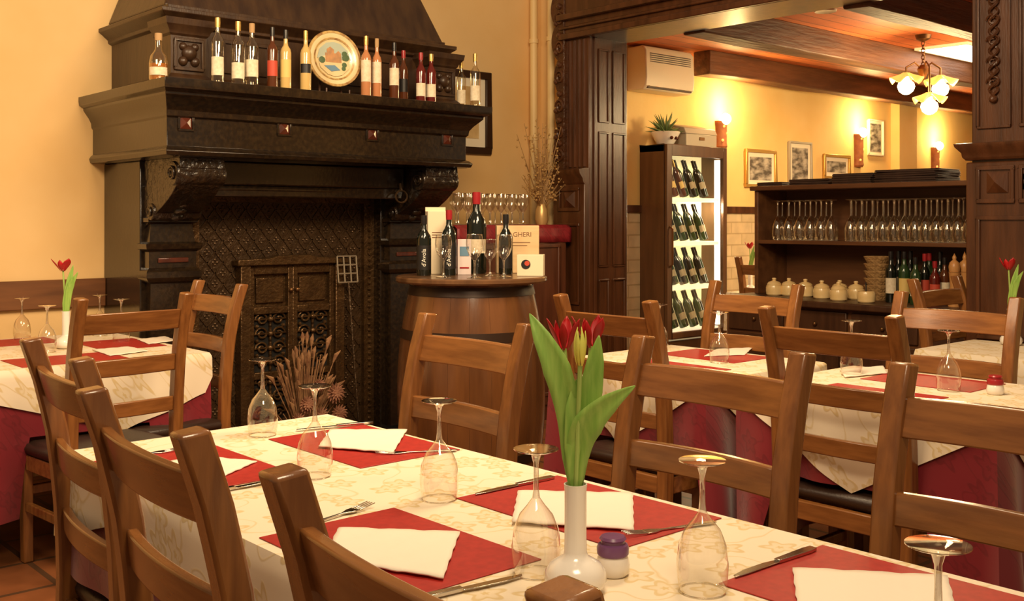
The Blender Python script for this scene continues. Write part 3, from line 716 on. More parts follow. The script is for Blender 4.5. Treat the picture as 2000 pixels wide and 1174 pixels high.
for z_ in SH: MB().box(-w+.05,w-.06,.04,dp-.04,z_-.03,z_).build('shelf',M['shelfwhite'],t)
l=bpy.data.lights.new('fridge_light','POINT');l.energy=5;l.color=(1,.88,.6);l.shadow_soft_size=.05
lo=bpy.data.objects.new('fridge_light',l);C.objects.link(lo);lo.location=(FX1-.1,FY0+.06,1.42)
def smallbottle(h,r):
    b=MB();pr=bprof('wine',h,r)
    b.cur=0;b.lathe(pr,12);b.cur=1;b.lathe([(r*1.02,h*.22),(r*1.02,h*.40)],6,a0=-PI/2-.9,a1=-PI/2+.9);b.cur=2;b.lathe([(.001,h),(r*.42,h*.995),(r*.42,h*.8)],10)
    return b
row=['top','second','third','bottom']
proto={}
for si,z_ in enumerate(SH):
    for k in range(8):
        x=FX0+.18+k*.064
        key=0 if (si==0 and k<3) else 1+(si+k)%2
        if key not in proto:
            proto[key]=smallbottle(.315,.031).build('wine_bottle',[M[['brownliq','winebottle','greenbottle'][key]],M[['labelgold','labeldim','labeldim'][key]],M[['capgold','capblack','capblack'][key]]],ang=50)
            o=proto[key]
        else:
            o=proto[key].copy();C.objects.link(o)
        o.location=(x,5.48+.03*(k%2),z_+.016);o.rotation_euler=(R(-4),R(-22),0)
        tag(o,'wine bottle leaning on the %s shelf of the glass-door fridge'%row[si],'bottle','bottles on the %s fridge shelf'%row[si])
# on the fridge
t=thing('potted_plant','small spiky plant in a white flowered bowl on top of the fridge','plant',(6.54,5.5,1.92))
b=MB();b.lathe([(0,0),(.06,0),(.075,.02),(.12,.10),(.115,.105),(.07,.03),(0,.03)],20);b.build('bowl',M['ceramic'],t)
for an in (-1.9,-1.4,-.9):
    b=MB();b.sphere((.092*math.cos(an),.092*math.sin(an),.055),.016,8,6);b.build('painted_flower',M['redmarble'],t)
b=MB()
for k in range(70):
    a=random.uniform(0,2*PI);l=random.uniform(.10,.22);e=random.uniform(.1,1.2)
    d=Vector((math.cos(a)*math.cos(e),math.sin(a)*math.cos(e)*.6,math.sin(e)))
    b.tube([(0,0,.08),Vector((0,0,.09))+d*l*.6,Vector((0,0,.08))+d*l],[.007,.007,.001],5)
b.build('foliage',M['plant'],t)
t=thing('metal_box','grey lidded box beside the potted plant on the fridge','box',(6.9,5.53,1.92))
MB().box(-.2,.2,-.11,.12,0,.10).build('body',M['register'],t,bevel=.006)
b=MB();b.prism([(-.115,.10),(-.09,.15),(.09,.19),(.125,.19),(.125,.10)],-.205,.205,'x');b.build('lid',M['register'],t,bevel=.006)
MB().box(-.03,.03,-.118,-.11,.05,.075).build('latch',M['brass'],t)

# ------------------------------------------------------------------ sideboard, worktop, hutch
CZ=.82;CY0,CY1=2.5,4.33
t=thing('sideboard','dark wooden sideboard with drawers under the worktop, beyond the doorway','sideboard',(5.76,3.4,0))
MB().box(.02,.64,CY0-3.4,CY1-3.4,.08,CZ-.04).build('body',M['hutch'],t,bevel=.004)
MB().box(.06,.62,CY0-3.36,CY1-3.44,0,.08).build('plinth',M['darkcab'],t)
for k in range(4):
    y0=CY0-3.4+.03+k*.45
    D=MB().box(0,.02,y0,y0+.42,.60,.76).build('drawer',M['darkcab'],t,bevel=.006)
    b=MB();b.sphere((-.012,y0+.21,.68),.014);b.build('knob',M['brass'],D)
    D=MB();D.box(0,.02,y0,y0+.42,.1,.58);strip_panel(D,0,y0+.05,y0+.37,.15,.53,.015,.008);D=D.build('door',M['darkcab'],t,bevel=.004)
    b=MB();b.sphere((-.012,y0+.38,.4),.014);b.build('knob',M['brass'],D)
tag(MB().box(5.7,6.42,CY0-.02,CY1+.03,CZ-.04,CZ).build('worktop',M['darkcab'],bevel=.008),'dark worktop of the sideboard carrying the yellow pots','worktop')
HT=1.52
t=thing('hutch','open wooden shelf hutch on the sideboard holding rows of wine glasses','shelf unit',(6.05,3.4,CZ))
MB().box(0,.36,CY1-3.46,CY1-3.43,0,HT-CZ).build('side_panel',M['hutch'],t,bevel=.003)
MB().box(0,.36,CY0-3.4,CY0-3.37,0,HT-CZ).build('side_panel',M['hutch'],t,bevel=.003)
MB().box(.34,.36,CY0-3.37,CY1-3.46,0,HT-CZ).build('back_panel',M['hutch'],t)
SZ=1.185
MB().box(0,.34,CY0-3.37,CY1-3.46,SZ-CZ-.025,SZ-CZ).build('shelf',M['hutch'],t,bevel=.003)
MB().box(-.03,.38,CY0-3.42,CY1-3.41,HT-CZ,HT-CZ+.03).build('top_board',M['hutch'],t,bevel=.005)
# glasses
def gprof(s=1):
    return [(.035,0),(.0385,.02),(.040,.045),(.0365,.073),(.027,.096),(.015,.110),(.0065,.122)]
def glass_single():
    b=MB();b.cur=0;b.lathe(gprof(),16);b.cur=1;b.lathe([(.0065,.122),(.005,.135),(.0045,.18),(.008,.193),(.034,.1985),(.036,.2005),(0,.2025)],14)
    b.tube([(.035*math.cos(i*PI/8),.035*math.sin(i*PI/8),.0015) for i in range(16)],.0013,5,True)
    return b
M['glasshutch']=glassmat('sparkling_glass',(.96,.93,.88),.18,.9,1.3,.06,(1,.95,.82))
M['glasshutch2']=glassmat('sparkling_glass_foot',(.95,.9,.82),.5,.5,1.2,.06,(1,.96,.86))
go=None
def hutch_glass(px,x,lab,grp):
    global go
    q=at(px,y=None,x=x,py=400)
    if go is None:
        go=glass_single().build('wine_glass',[M['glasshutch'],M['glasshutch2']],ang=60);o=go
    else:
        o=go.copy();C.objects.link(o)
    o.location=(q.x,q.y,SZ+.001);o.scale=(1.08,1.08,1.33)
    tag(o,lab,'wine glass',grp)
for px in (1519,1541,1562,1583,1604,1624): hutch_glass(px,6.11,'upside-down wine glass in the small left group on the hutch shelf','hutch glasses, left group')
for px in (1528,1552,1573,1594,1614): hutch_glass(px,6.21,'upside-down wine glass in the small left group on the hutch shelf','hutch glasses, left group')
for px in (1540,1562,1584): hutch_glass(px,6.31,'upside-down wine glass in the small left group on the hutch shelf','hutch glasses, left group')
for px in range(1662,1900,21): hutch_glass(px,6.11,'upside-down wine glass in the long right row on the hutch shelf','hutch glasses, right row')
for px in range(1672,1895,21): hutch_glass(px,6.21,'upside-down wine glass in the long right row on the hutch shelf','hutch glasses, right row')
for px in range(1664,1885,21): hutch_glass(px,6.31,'upside-down wine glass in the long right row on the hutch shelf','hutch glasses, right row')
# menus
for (px0,px1,n,nm) in ((1500,1550,2,'left'),(1562,1640,3,'middle-left'),(1645,1722,5,'middle-right'),(1728,1850,6,'right')):
    a=at(px0,x=6.2,py=400);b_=at(px1,x=6.2,py=400)
    for k in range(n):
        rz=random.uniform(-.06,.06);hw=abs(a.y-b_.y)/2
        b=MB();b.box(-.15,.15,-hw,hw,0,.006);b.box(-.147,.15,-hw+.004,hw-.004,.006,.010);b.box(-.15,.15,-hw,hw,.010,.013)
        o=b.build('menu',M['menu'],bevel=.002);o.location=(6.22,(a.y+b_.y)/2,HT+.0305+k*.0135);o.rotation_euler=(0,0,rz)
        tag(o,'dark menu folder in the %s stack on top of the hutch'%nm,'menu','menus in the %s stack'%nm)
# pots
pots=[(1512,5.98),(1541,6.03),(1573,6.02),(1605,5.95),(1638,5.88),(1640,6.06),(1692,5.86),(1672,6.05)]
pl=['leftmost yellow glazed pot on the worktop','second yellow glazed pot from the left on the worktop','third yellow glazed pot from the left on the worktop','fourth yellow glazed pot from the left on the worktop','fifth yellow pot, in front of another pot','yellow pot standing behind the fifth one','rightmost yellow glazed pot, without a lid','yellow pot at the back, left of the stacked baskets']
for i,(px,x) in enumerate(pots):
    q=at(px,x=x,py=500)
    t=thing('sugar_pot',pl[i],'pot',(q.x,q.y,CZ),0,'yellow pots on the worktop')
    MB().lathe([(0,0),(.044,0),(.052,.008),(.054,.03),(.054,.052),(.050,.066),(.044,.07),(.0,.068)],20).build('body',M['pot'],t)
    if i!=6:
        MB().lathe([(.047,.069),(.047,.078),(.036,.09),(.014,.097),(.010,.101),(.015,.108),(.012,.116),(0,.118)],18).build('lid',M['pot'],t)
    else:
        b=MB();b.tube([(0,0,.05),(.03,.02,.12)],.004,6);b.build('spoon',M['capblack'],t)
# stacked baskets
q=at(1714,x=6.12,py=500)
for k in range(6):
    b=MB();b.lathe([(0,0),(.06,0),(.085,.045),(.082,.048),(.056,.006),(0,.006)],20)
    o=b.build('bread_basket',M['basket']);o.location=(q.x,q.y,CZ+k*.045+.0005)
    tag(o,['lowest','second','third','fourth','fifth','topmost'][k]+' bread basket of the stack on the worktop','basket','stacked bread baskets')
obs=[(1740,6.0,.31,.033,'winebottle','label','dark oil bottle with white label right of the baskets'),(1766,6.03,.31,.034,'greenbottle','labelgold','green oil bottle with gold label in the middle of the worktop bottles'),(1788,5.95,.28,.032,'greenbottle','label','green oil bottle left of the red-capped bottles'),(1806,6.04,.30,.03,'winebottle','labelred','dark bottle with red label on the worktop'),(1826,5.97,.26,.031,'redliq','labelred','reddish vinegar bottle on the worktop'),(1845,6.04,.28,.03,'brownliq','label','brown bottle left of the pepper mills'),
(1755,6.16,.31,.032,'winebottle','labeldim','dark bottle at the back between the white-labelled and gold-labelled ones'),(1778,6.17,.31,.032,'winebottle','labelgold','dark back-row bottle with gold label on the worktop'),(1815,6.16,.30,.032,'greenbottle','label','green back-row bottle behind the red-labelled one'),(1836,6.17,.31,.032,'winebottle','label','dark back-row bottle behind the reddish vinegar bottle')]
for i,(px,x,h,r,g,l,lab) in enumerate(obs):
    q=at(px,x=x,py=500);q.z=CZ
    bottle(q,lab,h,r,'wine',M[g],M[l],M['capred' if i in (3,4,8) else 'capblack'],'oil bottles on the worktop')
for px,x,h,lab in ((1864,5.96,.31,'pale wooden pepper mill left of its twin'),(1884,6.02,.32,'pale wooden pepper mill beside the right pillar')):
    q=at(px,x=x,py=500)
    t=thing('pepper_mill',lab,'pepper mill',(q.x,q.y,CZ),0,'pepper mills')
    MB().lathe([(0,0),(.034,0),(.036,.01),(.030,.06),(.024,.12),(.030,.19),(.032,.20),(0,.20)],16).build('body',M['millwood'],t)
    MB().lathe([(.0,.20),(.029,.202),(.032,.23),(.026,.255),(.01,.27),(.012,.285),(0,h)],16).build('head',M['millwood'],t)

# ------------------------------------------------------------------ side cabinet with glasses and gold branches
SCX,SCY=4.535,5.26
t=thing('side_cabinet','dark red-brown wooden cabinet between the fireplace and the doorway','cabinet',(SCX,SCY,0))
MB().box(-.47,.47,-.19,.24,0,1.28).build('body',M['redcab'],t,bevel=.006)
for x0 in (-.45,.01):
    D=MB();D.box(x0,x0+.44,-.205,-.19,.1,1.22);strip_panel(D,-.205,x0+.06,x0+.38,.16,1.16,.02,.01,face='y');D=D.build('door',M['redcab'],t,bevel=.004)
    b=MB();b.sphere((x0+(.41 if x0<0 else .03),-.218,.7),.014);b.build('knob',M['brass'],D)
b=MB()
def cf(u,v):
    x=-.49+.98*u
    L=.24+.205+.11
    s=v*L
    if s<.44: return (x,.235-s,1.288)
    return (x,-.212-.006*math.sin(u*40),1.288-(s-.44))
b.grid(cf,40,12)
o=b.build('cloth_runner',M['redcloth'],solid=.004);o.location=(SCX,SCY,0);tag(o,'dark red cloth covering the top of the side cabinet','cloth')
gparts={}
def glass_thing(loc,label,up=False,group=None,s=1.0):
    key=up
    t=thing('wine_glass',label,'wine glass',loc,random.uniform(0,6),group)
    if key not in gparts:
        f=(lambda z:.2025-z) if up else (lambda z:z)
        a=MB().lathe([(r,f(z)) for r,z in gprof()],28).build('bowl',M['glass'],t,ang=60)
        rim=MB();rim.tube([(.035*math.cos(i*PI/16),.035*math.sin(i*PI/16),f(.0012)) for i in range(32)],.0012,5,True);rim.build('rim',M['glassfoot'],a)
        b=MB().lathe([(r,f(z)) for r,z in [(.0065,.122),(.0048,.135),(.0042,.155),(.0044,.178),(.008,.19)]],12).build('stem',M['glassfoot'],t,ang=60)
        c=MB().lathe([(r,f(z)) for r,z in [(.006,.189),(.012,.195),(.033,.1985),(.0365,.2),(.0365,.2015),(0,.2025)]],28).build('foot',M['glassfoot'],t,ang=40)
        gparts[key]=[a,b,c]
    else:
        for p_ in gparts[key]:
            c=p_.copy();C.objects.link(c);c.parent=t
            for g_ in list(p_.children):
                e=g_.copy();C.objects.link(e);e.parent=c
    t.scale=(s,s,s)
    return t
bq=at(1058,y=5.2,py=430)
for px,y in [(p,5.13) for p in range(895,1040,21)]+[(p,5.23) for p in range(890,1036,22)]+[(p,5.33) for p in range(895,1036,24)]:
    q=at(px,y=y,py=430)
    if q.x>4.11 and (q-bq).length>.1: glass_thing((q.x,q.y,1.2905),'upright wine glass crowded on the red cloth of the side cabinet',True,'glasses on the side cabinet',.98)
t=thing('branch_arrangement','tall dried gold branches with beads standing on the red-clothed cabinet','dried branches',(bq.x,bq.y,1.29))
MB().lathe([(0,0),(.035,0),(.045,.03),(.04,.1),(.028,.13),(.03,.14),(.024,.14),(0,.06)],16).build('vase',M['goldbead'],t)
s=MB();bd=MB()
for i in range(46):
    a=random.uniform(0,2*PI);sp=random.uniform(.03,.25);l=random.uniform(.12,.66)
    ax_=math.cos(a)*sp;ay_=math.sin(a)*sp*.4-.02
    e=Vector((ax_,ay_,.1+l*(1-.8*abs(ax_))));m_=Vector((e.x*.5,e.y*.4,.1+(e.z-.1)*.5))
    s.tube([(0,0,.1),m_,e],[.003,.0025,.0015],5)
    for k in range(7):
        f=random.uniform(.3,1);p0=m_.lerp(e,max(0,(f-.4)/.6))
        p0=p0+Vector((random.uniform(-.028,.028),random.uniform(-.015,.015),random.uniform(-.025,.025)))
        bd.sphere(p0,random.uniform(.004,.009),6,4)
s.build('twigs',M['goldtwig'],t)['kind']='stuff';bd.build('beads',M['goldbead'],t)['kind']='stuff'

# ------------------------------------------------------------------ barrel
BX,BY=3.18,3.86;BZ=1.03
t=thing('barrel_table','oak wine barrel used as a stand-up table with round top','barrel',(BX,BY,0))
def br(z): return .285+.065*(1-((z-.515)/.515)**2)
MB().lathe([(0,.0),(.27,.0)]+[(br(i*BZ/24),i*BZ/24) for i in range(25)]+[(.26,BZ),(0,BZ-.02)],48).build('staves',M['barrel'],t,ang=60)
sv=MB()
for k in range(22):
    a=2*PI*k/22;sv.tube([((br(z_)-.0012)*math.cos(a),(br(z_)-.0012)*math.sin(a),z_) for z_ in [i*BZ/12 for i in range(13)]],.0014,4)
sv.build('stave_joints',M['barreljoint'],t)
for z_ in (.03,.22,.775,.975):
    MB().lathe([(br(z_)+.001,z_),(br(z_)+.004,z_),(br(z_+.042)+.004,z_+.042),(br(z_+.042)+.001,z_+.042)],48).build('hoop',M['hoop'],t)
MB().lathe([(0,BZ),(.35,BZ),(.357,BZ+.008),(.357,BZ+.022),(.35,BZ+.028),(0,BZ+.028)],56).build('table_top',M['barreltop'],t)
TZ=BZ+.028
def bt(px,d): 
    q=at(px,py=500,d=d);q.z=TZ+.0005;return q
G2='wine bottles on the barrel'
def lettering(t,s,size,r,z,mat_):
    text(s,size,(0,-r*1.03-.001,z),(R(90),R(-90),0),mat_,t)
b1=bottle(bt(828,5.0),'dark wine bottle at the left edge of the barrel top',.285,.035,'wine',M['winebottle'],M['labelblack'],M['capblack'],G2,(.1,.5));lettering(b1,"d'Avola",.028,.036,.085,M['inkwhite'])
b2=bottle(bt(877,5.03),'dark wine bottle with red capsule before the cream carton',.31,.036,'wine',M['winebottle'],M['labelblack'],M['capred'],G2,(.1,.5));lettering(b2,"d'Avola",.028,.037,.085,M['inkwhite'])
b3=bottle(bt(931,5.2),'large magnum wine bottle with red capsule in the middle of the barrel',.40,.048,'wine',M['winebottle'],M['label'],M['capred'],G2,(.25,.42))
b4=bottle(bt(988,5.12),'slender dark wine bottle in front of the lettered wooden box',.29,.034,'wine',M['winebottle'],M['labelblack'],M['capblack'],G2,(.1,.45))
q=bt(853,5.16);t=thing('wine_carton','tall cream wine carton behind the bottles on the barrel','box',q,facecam(q)+.15)
MB().box(-.05,.05,-.045,.045,0,.305).build('carton',M['card'],t,bevel=.002)
b=MB();b.box(-.05,.05,.042,.045,.305,.325);b.build('flap',M['card'],t)
b=MB()
for k in range(3): b.box(-.03,.03,-.0465,-.045,.2-.012*k,.204-.012*k)
b.build('printed_lines',M['inkbrown'],t)
q=bt(907,5.06);t=thing('folded_card','small upright lilac and white printed card on the barrel','card',q,facecam(q))
MB().box(-.032,.032,-.002,.03,0,.17).build('card',M['purplecard'],t,bevel=.001)
MB().box(-.022,.022,-.004,-.002,.09,.135).build('printed_picture',M['plateblue'],t);MB().box(-.022,.022,-.004,-.002,.03,.037).build('printed_band',M['capred'],t)
q=bt(1010,5.25);t=thing('wooden_wine_box','pale wooden wine box lettered BOLGHERI standing on the barrel','box',q,facecam(q)+.1)
MB().box(-.105,.105,-.045,.045,0,.235).build('box_body',M['pine'],t,bevel=.003)
text('BOLGHERI',.033,(-.010,-.0458,.19),(R(90),0,0),M['inkbrown'],t)
b=MB();b.box(-.06,.06,-.0465,-.045,.15,.153);b.box(-.045,.045,-.0465,-.045,.135,.138);b.build('printed_rule',M['inkbrown'],t)
q=bt(1037,4.97);t=thing('small_gift_box','small pale box with a red and black round emblem on the barrel','box',q,facecam(q)-.1)
MB().box(-.062,.062,-.04,.04,0,.10).build('box_body',M['card'],t,bevel=.002)
b=MB();b.lathe([(0,-.042),(.022,-.042),(.022,-.04)],20,(-.02,0,.055),'y');b.build('black_emblem',M['labelblack'],t)
b=MB();b.lathe([(0,-.044),(.012,-.044),(.012,-.042)],16,(-.014,0,.06),'y');b.build('red_emblem',M['labelred'],t)
glass_thing(bt(866,4.83),'upright wine glass on the barrel in front of the red-capsuled bottle',True,'glasses on the barrel',.96)
glass_thing(bt(927,4.78),'upright wine glass at the front middle of the barrel',True,'glasses on the barrel',.98)
glass_thing(bt(984,4.86),'upright wine glass on the barrel in front of the slender bottle',True,'glasses on the barrel',.96)
glass_thing(bt(957,4.97),'upright wine glass set farther back on the barrel',True,'glasses on the barrel',.85)

# ------------------------------------------------------------------ chairs
def make_chair():
    t=thing('dining_chair','x','chair')
    line=[(-.235,0),(-.212,.22),(-.20,.44),(-.205,.62),(-.222,.80),(-.25,.93),(-.285,1.04)]
    def yat(z):
        for i in range(len(line)-1):
            if line[i][1]<=z<=line[i+1][1]:
                f=(z-line[i][1])/(line[i+1][1]-line[i][1]);return line[i][0]+f*(line[i+1][0]-line[i][0])
        return line[-1][0]
    zs=[0,.12,.25,.38,.47,.56,.65,.74,.82,.88,.94,.99,1.04]
    PX=.22;RW=PX-.018
    for sx in (-1,1):
        pol=[(yat(z)-.022,z) for z in zs]+[(yat(1.04)+.022,1.045)]+[(yat(z)+.024,z) for z in reversed(zs[:-1])]
        b=MB();b.prism(pol,sx*PX-.022,sx*PX+.022,'x');b.build('back_post',M['chair'],t,bevel=.006,seg=2)
        b=MB();b.prism([(sx*(PX-.005)-.02,0),(sx*(PX-.005)+.02,0),(sx*PX+.022,.42),(sx*PX-.022,.42)],.17,.212,'y');b.build('leg',M['chair'],t,bevel=.006)
        MB().box(sx*PX-.012,sx*PX+.012,-.2,.18,.20,.235).build('stretcher',M['chair'],t,bevel=.004)
    for (z0,z1) in ((.905,.980),(.742,.805),(.585,.64)):
        b=MB();n=14;vs=[];fs=[]
        for i in range(n+1):
            x=-RW+2*RW*i/n;bow=-.018*(1-(x/RW)**2);arch=.002*(1-(x/RW)**2)
            for (dy,zz_) in ((-.010,z0),(.010,z0),(.010,z1+arch),(-.010,z1+arch)): vs.append((x,yat(zz_)+bow+dy,zz_))
        for i in range(n):
            for j in range(4): fs.append((i*4+j,i*4+(j+1)%4,i*4+4+(j+1)%4,i*4+4+j))
        fs+=[(0,1,2,3),(n*4,n*4+1,n*4+2,n*4+3)]
        b.add(vs,fs);b.build('back_rail',M['chairrail'],t,bevel=.004)
    b=MB();b.box(-RW,RW,.17,.2,.36,.42);b.box(-RW,RW,-.21,-.185,.36,.42);b.box(-PX-.012,-PX+.012,-.18,.17,.36,.42);b.box(PX-.012,PX+.012,-.18,.17,.36,.42);b.build('seat_frame',M['chairrail'],t,bevel=.004)
    b=MB()
    b.rectloft(-.225,.225,-.175,.2,[(.0,.42),(.012,.43),(.015,.445),(.005,.462),(-.03,.470),(-.08,.472)],False);b.build('seat',M['leather'],t,ang=60)
    MB().box(-RW,RW,.18,.2,.26,.295).build('front_stretcher',M['chair'],t,bevel=.004)
    return t
chair0=make_chair();first=[True]
def chair(x,y,deg,label,group,sx=1.0):
    f=R(deg);cx=x+.285*math.cos(f);cy=y+.285*math.sin(f);rz=f-PI/2
    if first[0]:
        first[0]=False;chair0.location=(cx,cy,0);chair0.rotation_euler=(0,0,rz);chair0['label']=label;chair0['group']=group
    else:
        r=dup(chair0,(cx,cy,0),rz,label,group);r.scale=(sx,1,1)
GC='ladder-back chairs at the front table'
chair(.785,2.385,-5,'wooden ladder-back chair on the left side of the front table, farthest from the viewer',GC)
chair(.625,1.545,-4,'wooden ladder-back chair in the middle of the left side of the front table',GC)
chair(.575,.81,-4,'wooden ladder-back chair nearest the viewer, its post cut by the bottom edge',GC,1.09)
chair(1.93,1.47,180,'wooden ladder-back chair right of the tulip vase, across the front table',GC)
chair(1.94,.81,180,'wooden ladder-back chair at the right edge of the photo by the front table',GC)
chair(1.915,2.31,180,'wooden ladder-back chair standing in front of the barrel',GC)
GR='ladder-back chairs at the right-hand tables'
chair(2.77,2.62,0,'wooden ladder-back chair just right of the barrel, back towards the viewer',GR)
chair(2.87,1.775,0,'wooden ladder-back chair with its back to the viewer, below the yellow pots',GR)
chair(3.95,2.8,180,'wooden ladder-back chair below the fridge, on the far side of its table',GR)
chair(3.88,1.85,180,'wooden ladder-back chair far right, facing the viewer beyond the right table',GR)
chair(1.56,3.84,95,'wooden ladder-back chair at the near side of the left table',"ladder-back chairs at the left table",.94)
chair(2.185,4.43,180,'wooden ladder-back chair between the left table and the fireplace',"ladder-back chairs at the left table",.95)
chair(4.96,2.475,270,'small-looking wooden chair before the oil bottles in the doorway','ladder-back chairs in the doorway')
chair(6.64,4.65,0,'dark wooden chair between the fridge and the hutch','ladder-back chairs in the doorway')

# ------------------------------------------------------------------ tables and cloths
def table(x0,x1,y0,y1,label):
    cx,cy=(x0+x1)/2,(y0+y1)/2
    t=thing('dining_table',label,'table',(cx,cy,0))
    w,d=(x1-x0)/2-.004,(y1-y0)/2-.004
    MB().box(-w,w,-d,d,.71,.74).build('tabletop',M['tablewood'],t,bevel=.004)
    MB().box(-w+.05,w-.05,-d+.05,d-.05,.64,.71).build('apron',M['tablewood'],t)
    for sx in (-1,1):
        for sy in (-1,1):
            MB().box(sx*(w-.06)-.028,sx*(w-.06)+.028,sy*(d-.06)-.028,sy*(d-.06)+.028,0,.64).build('leg',M['tablewood'],t,bevel=.004)
def cloth(name,label,m,rect,z,dropfn,extra,amp=.028,freq=21,group=None,rows=10):
    x0,x1,y0,y1=rect;pts=[];step=.02
    def edge(ax,ay,bx,by,e,nx,ny,n):
        L=math.hypot(bx-ax,by-ay)
        for i in range(n):
            f=i/n;yield (ax+(bx-ax)*f,ay+(by-ay)*f,e,2*f-1,nx,ny,L*f)
    base=0
    seq=[(x0,y0,x1,y0,'S',0,-1),(x1,y0,x1,y1,'E',1,0),(x1,y1,x0,y1,'N',0,1),(x0,y1,x0,y0,'W',-1,0)]
    for k,(ax,ay,bx,by,e,nx,ny) in enumerate(seq):
        L=math.hypot(bx-ax,by-ay);n=int(L/step)
        pn=seq[k-1]
        for i,(x,y,ee,s,a,b,l) in enumerate(edge(ax,ay,bx,by,e,nx,ny,n)):
            if i==0:
                a,b=(a+pn[5])*.75,(b+pn[6])*.75
            pts.append((x,y,ee,s,a,b,base+l))
        base+=L
    n=len(pts);vs=[];fs=[]
    for r in range(rows+1):
        t=r/rows
        for (x,y,e,s,a,b,l) in pts:
            dr=dropfn(x,y,e,s);dz=dr*t;k=min(1,dz/.5)
            out=extra+.004*min(1,t*6)+.02*k+amp*k*math.sin(freq*l+1.3*math.sin(l*5))
            if r==0: out=extra*.5
            vs.append((x+a*out,y+b*out,z-dz-(0.003 if r>0 else 0)))
    for r in range(rows):
        for i in range(n):
            j=(i+1)%n;fs.append((r*n+i,r*n+j,(r+1)*n+j,(r+1)*n+i))
    fs.append(tuple(range(n)))
    mb=MB();mb.add(vs,fs);o=mb.build(name,m,ang=50)
    tag(o,label,'tablecloth',group);return o
def notch(ch,base,short=.255,soft=.07):
    def f(x,y,e,s):
        d=base
        for (ee,a,b) in ch:
            if ee==e:
                v=x if e in 'SN' else y
                g=max(0,max(a-v,v-b))
                d=min(d,short+(base-short)*min(1,g/soft))
        return d
    return f
def zig(dmin,dmax,per=None,org=0,xmid=None,xhalf=1):
    def f(x,y,e,s):
        if per and e in 'EW':
            u=((y-org)/per)%1.0;k=abs(2*u-1)
        elif xmid is not None and e in 'SN': k=max(0,1-abs(x-xmid)/xhalf)
        else: k=1-abs(s)
        return dmin+(dmax-dmin)*k
    return f
mt=(.905,1.655,.42,2.675)
table(*mt,'long dining table in the foreground under red and cream cloths')
cloth('tablecloth','burgundy damask undercloth of the long front table',M['burgundy'],mt,.743,notch([],.262),.004,.012)
cloth('tablecloth','cream floral overcloth on the long front table',M['white_cloth'],mt,.750,zig(.09,.225,.92,1.83),.012,.012)
rt1=(3.0,3.75,2.34,3.12);rt2=(3.0,3.75,1.32,2.20)
table(*rt1,'square dining table right of the barrel, nearer the doorway corner');table(*rt2,'square dining table at the right edge, nearer the viewer')
cloth('tablecloth','burgundy undercloth of the table right of the barrel',M['burgundy'],rt1,.743,notch([('W',2.36,2.88),('E',2.54,3.06)],.58),.004)
cloth('tablecloth','cream floral overcloth on the table right of the barrel',M['white_cloth'],rt1,.750,zig(.03,.28),.012)
cloth('tablecloth','burgundy undercloth of the right table nearer the viewer',M['burgundy'],rt2,.743,notch([('W',1.52,2.03),('E',1.6,2.1)],.58),.004)
cloth('tablecloth','cream floral overcloth on the right table nearer the viewer',M['white_cloth'],rt2,.750,zig(.03,.28),.012)
lt=(.85,2.05,4.27,5.4)
table(*lt,'dining table on the left in front of the ochre wall')
cloth('tablecloth','burgundy undercloth of the left table by the fireplace',M['burgundy'],lt,.743,notch([('S',1.31,1.79),('E',4.18,4.7)],.56,.255,.03),.004)
cloth('tablecloth','cream floral overcloth on the left table by the fireplace',M['white_cloth'],lt,.750,zig(.10,.28,None,0,1.68,.55),.012)
dt=(4.44,5.0,1.5,2.30)
table(*dt,'small table against the right pillar of the doorway')
cloth('tablecloth','cream floral cloth on the small table by the right pillar',M['white_cloth'],dt,.750,notch([('N',4.7,5.2)],.3,.24),.01,.02)
ft=(6.84,7.6,4.35,5.12)
table(*ft,'distant table between the fridge and the hutch')
cloth('tablecloth','cream cloth on the distant table by the fridge',M['white_cloth'],ft,.750,notch([('W',4.4,4.9)],.3,.24),.01,.02)
TT=.7505
# ---- placemats
def placemat(x0,x1,y0,y1,label,rz=0,group='red placemats'):
    b=MB();w,d=(x1-x0)/2,(y1-y0)/2
    b.box(-w,w,-d,d,0,.002)
    o=b.build('placemat',M['placemat'],bevel=.001);o.location=((x0+x1)/2,(y0+y1)/2,TT);o.rotation_euler=(0,0,rz)
    tag(o,label,'placemat',group)
placemat(.92,1.215,1.29,1.715,'red placemat left of the tulip vase on the front table')
placemat(.92,1.215,2.09,2.515,'red placemat at the far left corner of the front table')
placemat(1.352,1.64,1.24,1.69,'red placemat behind the tulip vase on the front table',.0)
placemat(1.352,1.645,2.04,2.47,'red placemat at the far right corner of the front table')
placemat(1.34,1.635,.56,1.02,'red placemat at the lower right corner of the photo')
for (a,lab) in (((3.03,3.30,2.45,2.85),'red placemat on the near side of the table right of the barrel'),((3.45,3.72,2.55,2.95),'red placemat on the far side of the table right of the barrel'),((3.03,3.30,1.6,2.0),'red placemat on the near side of the right table'),((3.45,3.72,1.6,2.0),'red placemat on the far side of the right table')): placemat(*a,lab)
for (a,lab) in (((1.30,1.72,4.30,4.58),'red placemat at the near side of the left table'),((1.74,2.02,4.62,5.02),'red placemat at the fireplace end of the left table'),((1.3,1.72,5.08,5.36),'red placemat at the wall side of the left table')): placemat(*a,lab)
TN=TT+.0025
